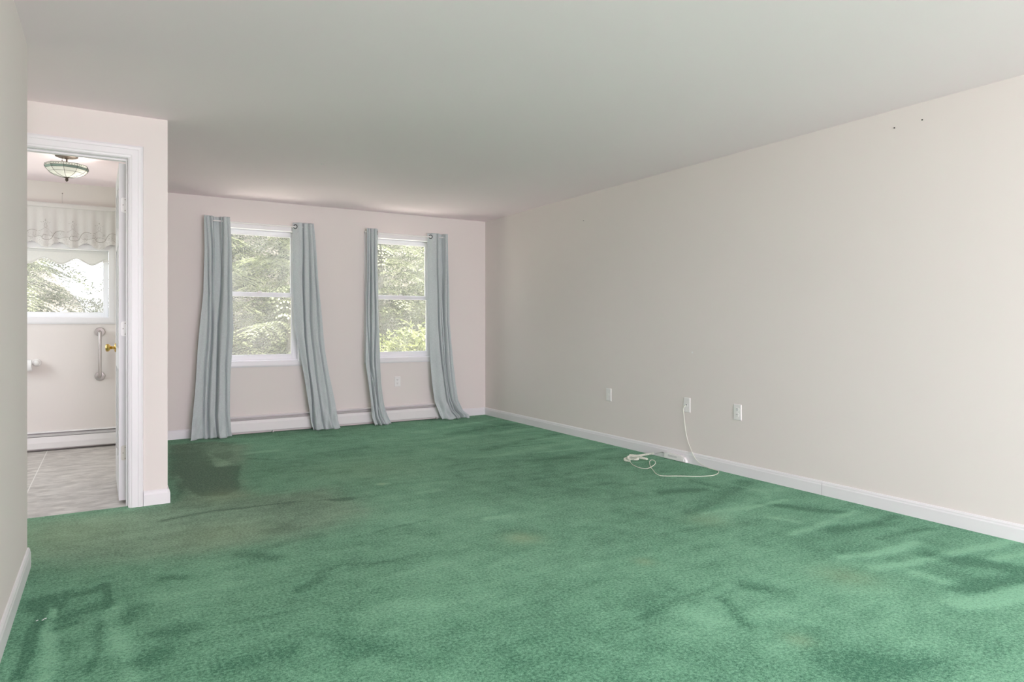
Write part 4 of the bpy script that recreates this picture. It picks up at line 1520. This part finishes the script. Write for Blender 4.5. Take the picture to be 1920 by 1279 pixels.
# ================================================================== OUTSIDE
def ground():
    nx, ny = 70, 60
    xs = np.linspace(-40, 50, nx)
    ys = np.linspace(7.2, 70, ny)
    X, Y = np.meshgrid(xs, ys)

    def ss(a, b, t_):
        q = np.clip((t_ - a) / (b - a), 0, 1)
        return q * q * (3 - 2 * q)
    Z = -0.35 + 9.0 * ss(13, 34, Y) * ss(0.8, 4.5, X) + 5.0 * ss(13, 26, Y) * ss(0.9, 3.0, -X) + 0.15 * np.sin(X * 0.7) * np.cos(Y * 0.5) * ss(9, 14, Y)
    f = [(j * nx + i, j * nx + i + 1, (j + 1) * nx + i + 1, (j + 1) * nx + i) for j in range(ny - 1) for i in range(nx - 1)]
    v = list(map(tuple, np.stack([X.ravel(), Y.ravel(), Z.ravel()], 1)))
    # the yard around the house
    b = len(v)
    v += [(-40, -40, -0.35), (50, -40, -0.35), (50, 7.2, -0.35), (-40, 7.2, -0.35)]
    f.append((b, b + 1, b + 2, b + 3))
    me = bpy.data.meshes.new('ground')
    me.from_pydata(v, [], f)
    o = link('ground', me, M['ground'], smooth=True)
    o['kind'] = 'structure'
    return o


ground()
struct('bounce_slab', boxes((-3, 6.5, YB + 0.14, YB + 2.6, -0.36, -0.30)), M['bounce_pale'])  # unseen pale slab added to bounce sunlight up through the windows


def quads_mesh(name, Q):
    """Q: (N, 4, 3) array of quads"""
    Q = np.asarray(Q, np.float32)
    n = len(Q)
    me = bpy.data.meshes.new(name)
    me.vertices.add(n * 4)
    me.vertices.foreach_set('co', Q.reshape(-1))
    me.loops.add(n * 4)
    me.loops.foreach_set('vertex_index', np.arange(n * 4, dtype=np.int32))
    me.polygons.add(n)
    me.polygons.foreach_set('loop_start', np.arange(0, n * 4, 4, dtype=np.int32))
    me.polygons.foreach_set('loop_total', np.full(n, 4, dtype=np.int32))
    me.update()
    return me


def rotz(a):
    c, s = math.cos(a), math.sin(a)
    return np.array([[c, -s, 0], [s, c, 0], [0, 0, 1]])


def hemlock_branch(rng, L):
    """flat drooping spray of fine needles"""
    out = []
    nt_ = int(L / 0.09)
    for i in range(nt_):
        t_ = (i + 0.5) / nt_
        x = L * t_
        z = 0.10 * L * math.sin(PI * t_ * 0.6) - 0.50 * L * t_ ** 2.0
        tl = (0.42 * L * (1 - t_) ** 0.8 * min(1, 0.35 + 2.2 * t_) + 0.07) * rng.uniform(0.7, 1.15)
        for s in (-1, 1):
            an = s * math.radians(rng.uniform(42, 62))
            dirv = np.array([math.cos(an), math.sin(an), rng.uniform(-0.45, -0.15)])
            m_ = max(3, int(tl / 0.05))
            for j in range(m_):
                u = (j + 0.6) / m_
                p = np.array([x, 0, z]) + dirv * tl * u + np.array([0, 0, -0.25 * tl * u * u])
                for s2 in (-1, 1):
                    a2 = an + s2 * math.radians(48)
                    ln = 0.085 * (1.25 - 0.6 * u) * rng.uniform(0.7, 1.2)
                    d = np.array([math.cos(a2), math.sin(a2), rng.uniform(-0.55, -0.2)])
                    w = np.array([-math.sin(a2), math.cos(a2), rng.uniform(-0.15, 0.15)]) * 0.015
                    out.append([p - w * 0.5, p + d * ln * 0.55 - w, p + d * ln, p + d * ln * 0.55 + w])
    return np.array(out)


def hemlock_mesh(seed, z0, z1, R, nb):
    rng = np.random.RandomState(seed)
    var = [hemlock_branch(rng, L) for L in (1.0, 1.3, 1.6)]
    qs = []
    for i in range(nb):
        z = z0 + (z1 - z0) * (i + rng.rand()) / nb
        b = var[rng.randint(3)]
        L = (1.0, 1.3, 1.6)[[id(v) for v in var].index(id(b))]
        s = R * (1.05 - 0.35 * (z - z0) / (z1 - z0)) / L * rng.uniform(0.75, 1.15)
        q = b.copy()
        q[:, :, :] *= s if s < 1.2 else 1.2
        tilt = rng.uniform(-0.25, 0.1)
        c, sn = math.cos(tilt), math.sin(tilt)
        Ry = np.array([[c, 0, sn], [0, 1, 0], [-sn, 0, c]])
        q = q @ Ry.T @ rotz(i * 2.399 + rng.uniform(-0.3, 0.3)).T
        q[:, :, 2] += z
        qs.append(q)
    return quads_mesh('foliage', np.concatenate(qs))


HM = [hemlock_mesh(1, 0.5, 5.2, 1.5, 62), hemlock_mesh(2, 0.3, 5.2, 1.5, 62), hemlock_mesh(3, 0.3, 4.2, 1.35, 125)]


def trunk_mesh(r, h, seed):
    rr_ = random.Random(seed)
    bm = bmesh.new()
    pts = [(0.04 * math.sin(z * 0.9 + seed), 0.04 * math.cos(z * 0.7), -0.4 + z) for z in [h * k / 12 for k in range(13)]]
    tube(bm, pts, [r * (1.15 if k == 0 else 1 - 0.06 * k) for k in range(13)], 12)
    return bm


def tree(x, y, s, var, rot, lab, mat='needles', z=-0.35, tr=0.09):
    root = empty('hemlock_tree', (x, y, z), lab, 'tree', 'hemlock trees beyond the windows')
    obj('trunk', trunk_mesh(tr, 6.5, var + int(x * 7)), M['bark'], root, smooth=True)
    me = HM[var].copy() if mat != 'needles' else HM[var]
    if not me.materials:
        me.materials.append(M[mat])
    o = bpy.data.objects.new('foliage', me)
    COL.objects.link(o)
    o.parent = root
    root.scale = (s, s, s)
    root.rotation_euler = (0, 0, rot)
    return root


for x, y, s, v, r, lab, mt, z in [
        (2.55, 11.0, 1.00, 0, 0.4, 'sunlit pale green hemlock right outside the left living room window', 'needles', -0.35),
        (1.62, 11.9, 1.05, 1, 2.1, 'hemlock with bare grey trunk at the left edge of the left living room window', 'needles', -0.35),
        (3.45, 14.2, 1.25, 0, 3.3, 'shaded hemlock standing behind in the middle of the left living room window', 'needles_shaded', -0.3),
        (2.25, 15.5, 1.35, 1, 5.0, 'dark hemlock deep in the woods behind the bare grey trunk', 'needles_shaded', -0.2),
        (4.6, 12.6, 0.90, 1, 1.0, 'hemlock at the left edge of the right living room window', 'needles_shaded', -0.35),
        (6.25, 13.6, 1.10, 0, 4.2, 'grey-green hemlock filling the right side of the right living room window', 'needles_shaded', -0.3),
        (5.7, 16.5, 1.45, 1, 0.2, 'tall dark hemlock on the slope seen high in the right living room window', 'needles_shaded', 0.2),
        (7.6, 17.0, 1.45, 0, 2.8, 'dark hemlock on the slope behind the right hand one', 'needles_shaded', 0.3),
        (4.0, 18.5, 1.6, 0, 1.9, 'farthest dark hemlock on the wooded slope', 'needles_shaded', 0.6),
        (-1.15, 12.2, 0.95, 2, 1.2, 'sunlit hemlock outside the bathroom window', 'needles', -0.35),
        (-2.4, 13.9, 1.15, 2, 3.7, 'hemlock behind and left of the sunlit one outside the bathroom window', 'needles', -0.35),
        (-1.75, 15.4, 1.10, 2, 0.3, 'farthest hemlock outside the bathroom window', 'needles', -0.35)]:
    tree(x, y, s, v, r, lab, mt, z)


def leaf_quads(p, d, up, ln, wd):
    d = d / (np.linalg.norm(d) + 1e-9)
    w = np.cross(d, up)
    w = w / (np.linalg.norm(w) + 1e-9)
    k = np.cross(w, d) * 0.25 * wd
    m_ = p + d * ln * 0.45
    return [[p, m_ + w * wd * 0.5 + k, p + d * ln, m_], [p, m_, p + d * ln, m_ - w * wd * 0.5 + k]]


def bush(name, loc, seed, nst, ht, spread, ll, lab, mat, group=None, lean=(0, 0)):
    rng = np.random.RandomState(seed)
    root = empty(name, loc, lab, 'shrub' if ht < 2.2 else 'tree', group)
    Q = []
    bm = bmesh.new()
    for i in range(nst):
        a = rng.uniform(0, 6.28)
        rr_ = rng.uniform(0, 1) ** 0.6 * spread
        hh = ht * rng.uniform(0.6, 1.0) * (1 - 0.35 * rr_ / spread)
        tip = np.array([rr_ * math.cos(a) + lean[0] * hh, rr_ * math.sin(a) + lean[1] * hh, hh])
        base = np.array([rng.uniform(-0.08, 0.08) * spread * 3, rng.uniform(-0.08, 0.08) * 3 * spread, 0])
        ctrl = np.array([tip[0] * 0.3, tip[1] * 0.3, hh * 0.62])
        pts = []
        n = 16
        for k in range(n + 1):
            t_ = k / n
            pts.append((1 - t_) ** 2 * base + 2 * t_ * (1 - t_) * ctrl + t_ * t_ * tip)
        tube(bm, [tuple(p) for p in pts], [0.006 * (1 - 0.8 * k / n) + 0.001 for k in range(n + 1)], 5)
        for k in range(4, n + 1):
            for s in range(2):
                # side twig with a fan of leaves
                a2 = rng.uniform(0, 6.28)
                td = np.array([math.cos(a2), math.sin(a2), rng.uniform(-0.1, 0.6)])
                tl = ll * rng.uniform(1.5, 3.2)
                for j in range(6):
                    p = pts[k] + td * tl * (j + 1) / 6
                    d = td + rng.uniform(-0.9, 0.9, 3) + np.array([0, 0, -0.25])
                    up = np.array([rng.uniform(-.5, .5), rng.uniform(-.5, .5), 1.0])
                    l_ = ll * rng.uniform(0.6, 1.1)
                    Q += leaf_quads(p, d, up, l_, l_ * 0.48)
    obj('stems', bm, M['bark'], root)
    me = quads_mesh('leaves', Q)
    link('leaves', me, M[mat], root)
    return root


bush('leafy_shrub', (3.78, 9.5, -0.35), 3, 62, 1.55, 1.0, 0.085, 'bright yellow-green leafy shrub low in the right living room window', 'leaves')
bush('leafy_sapling', (3.84, 9.2, -0.35), 8, 9, 1.95, 0.22, 0.10, 'thin yellow-green sapling rising above the shrub outside the right living room window', 'leaves')
bush('maple_tree', (5.1, 12.2, -0.35), 12, 46, 3.7, 1.25, 0.10, 'pale green broadleaf tree behind the sapling outside the right living room window', 'maple')
bush('leafy_shrub', (-0.10, 12.8, -0.35), 14, 75, 2.25, 0.65, 0.075, 'pale round shrub low at the right edge of the bathroom window', 'maple')

bpy.context.view_layer.update()
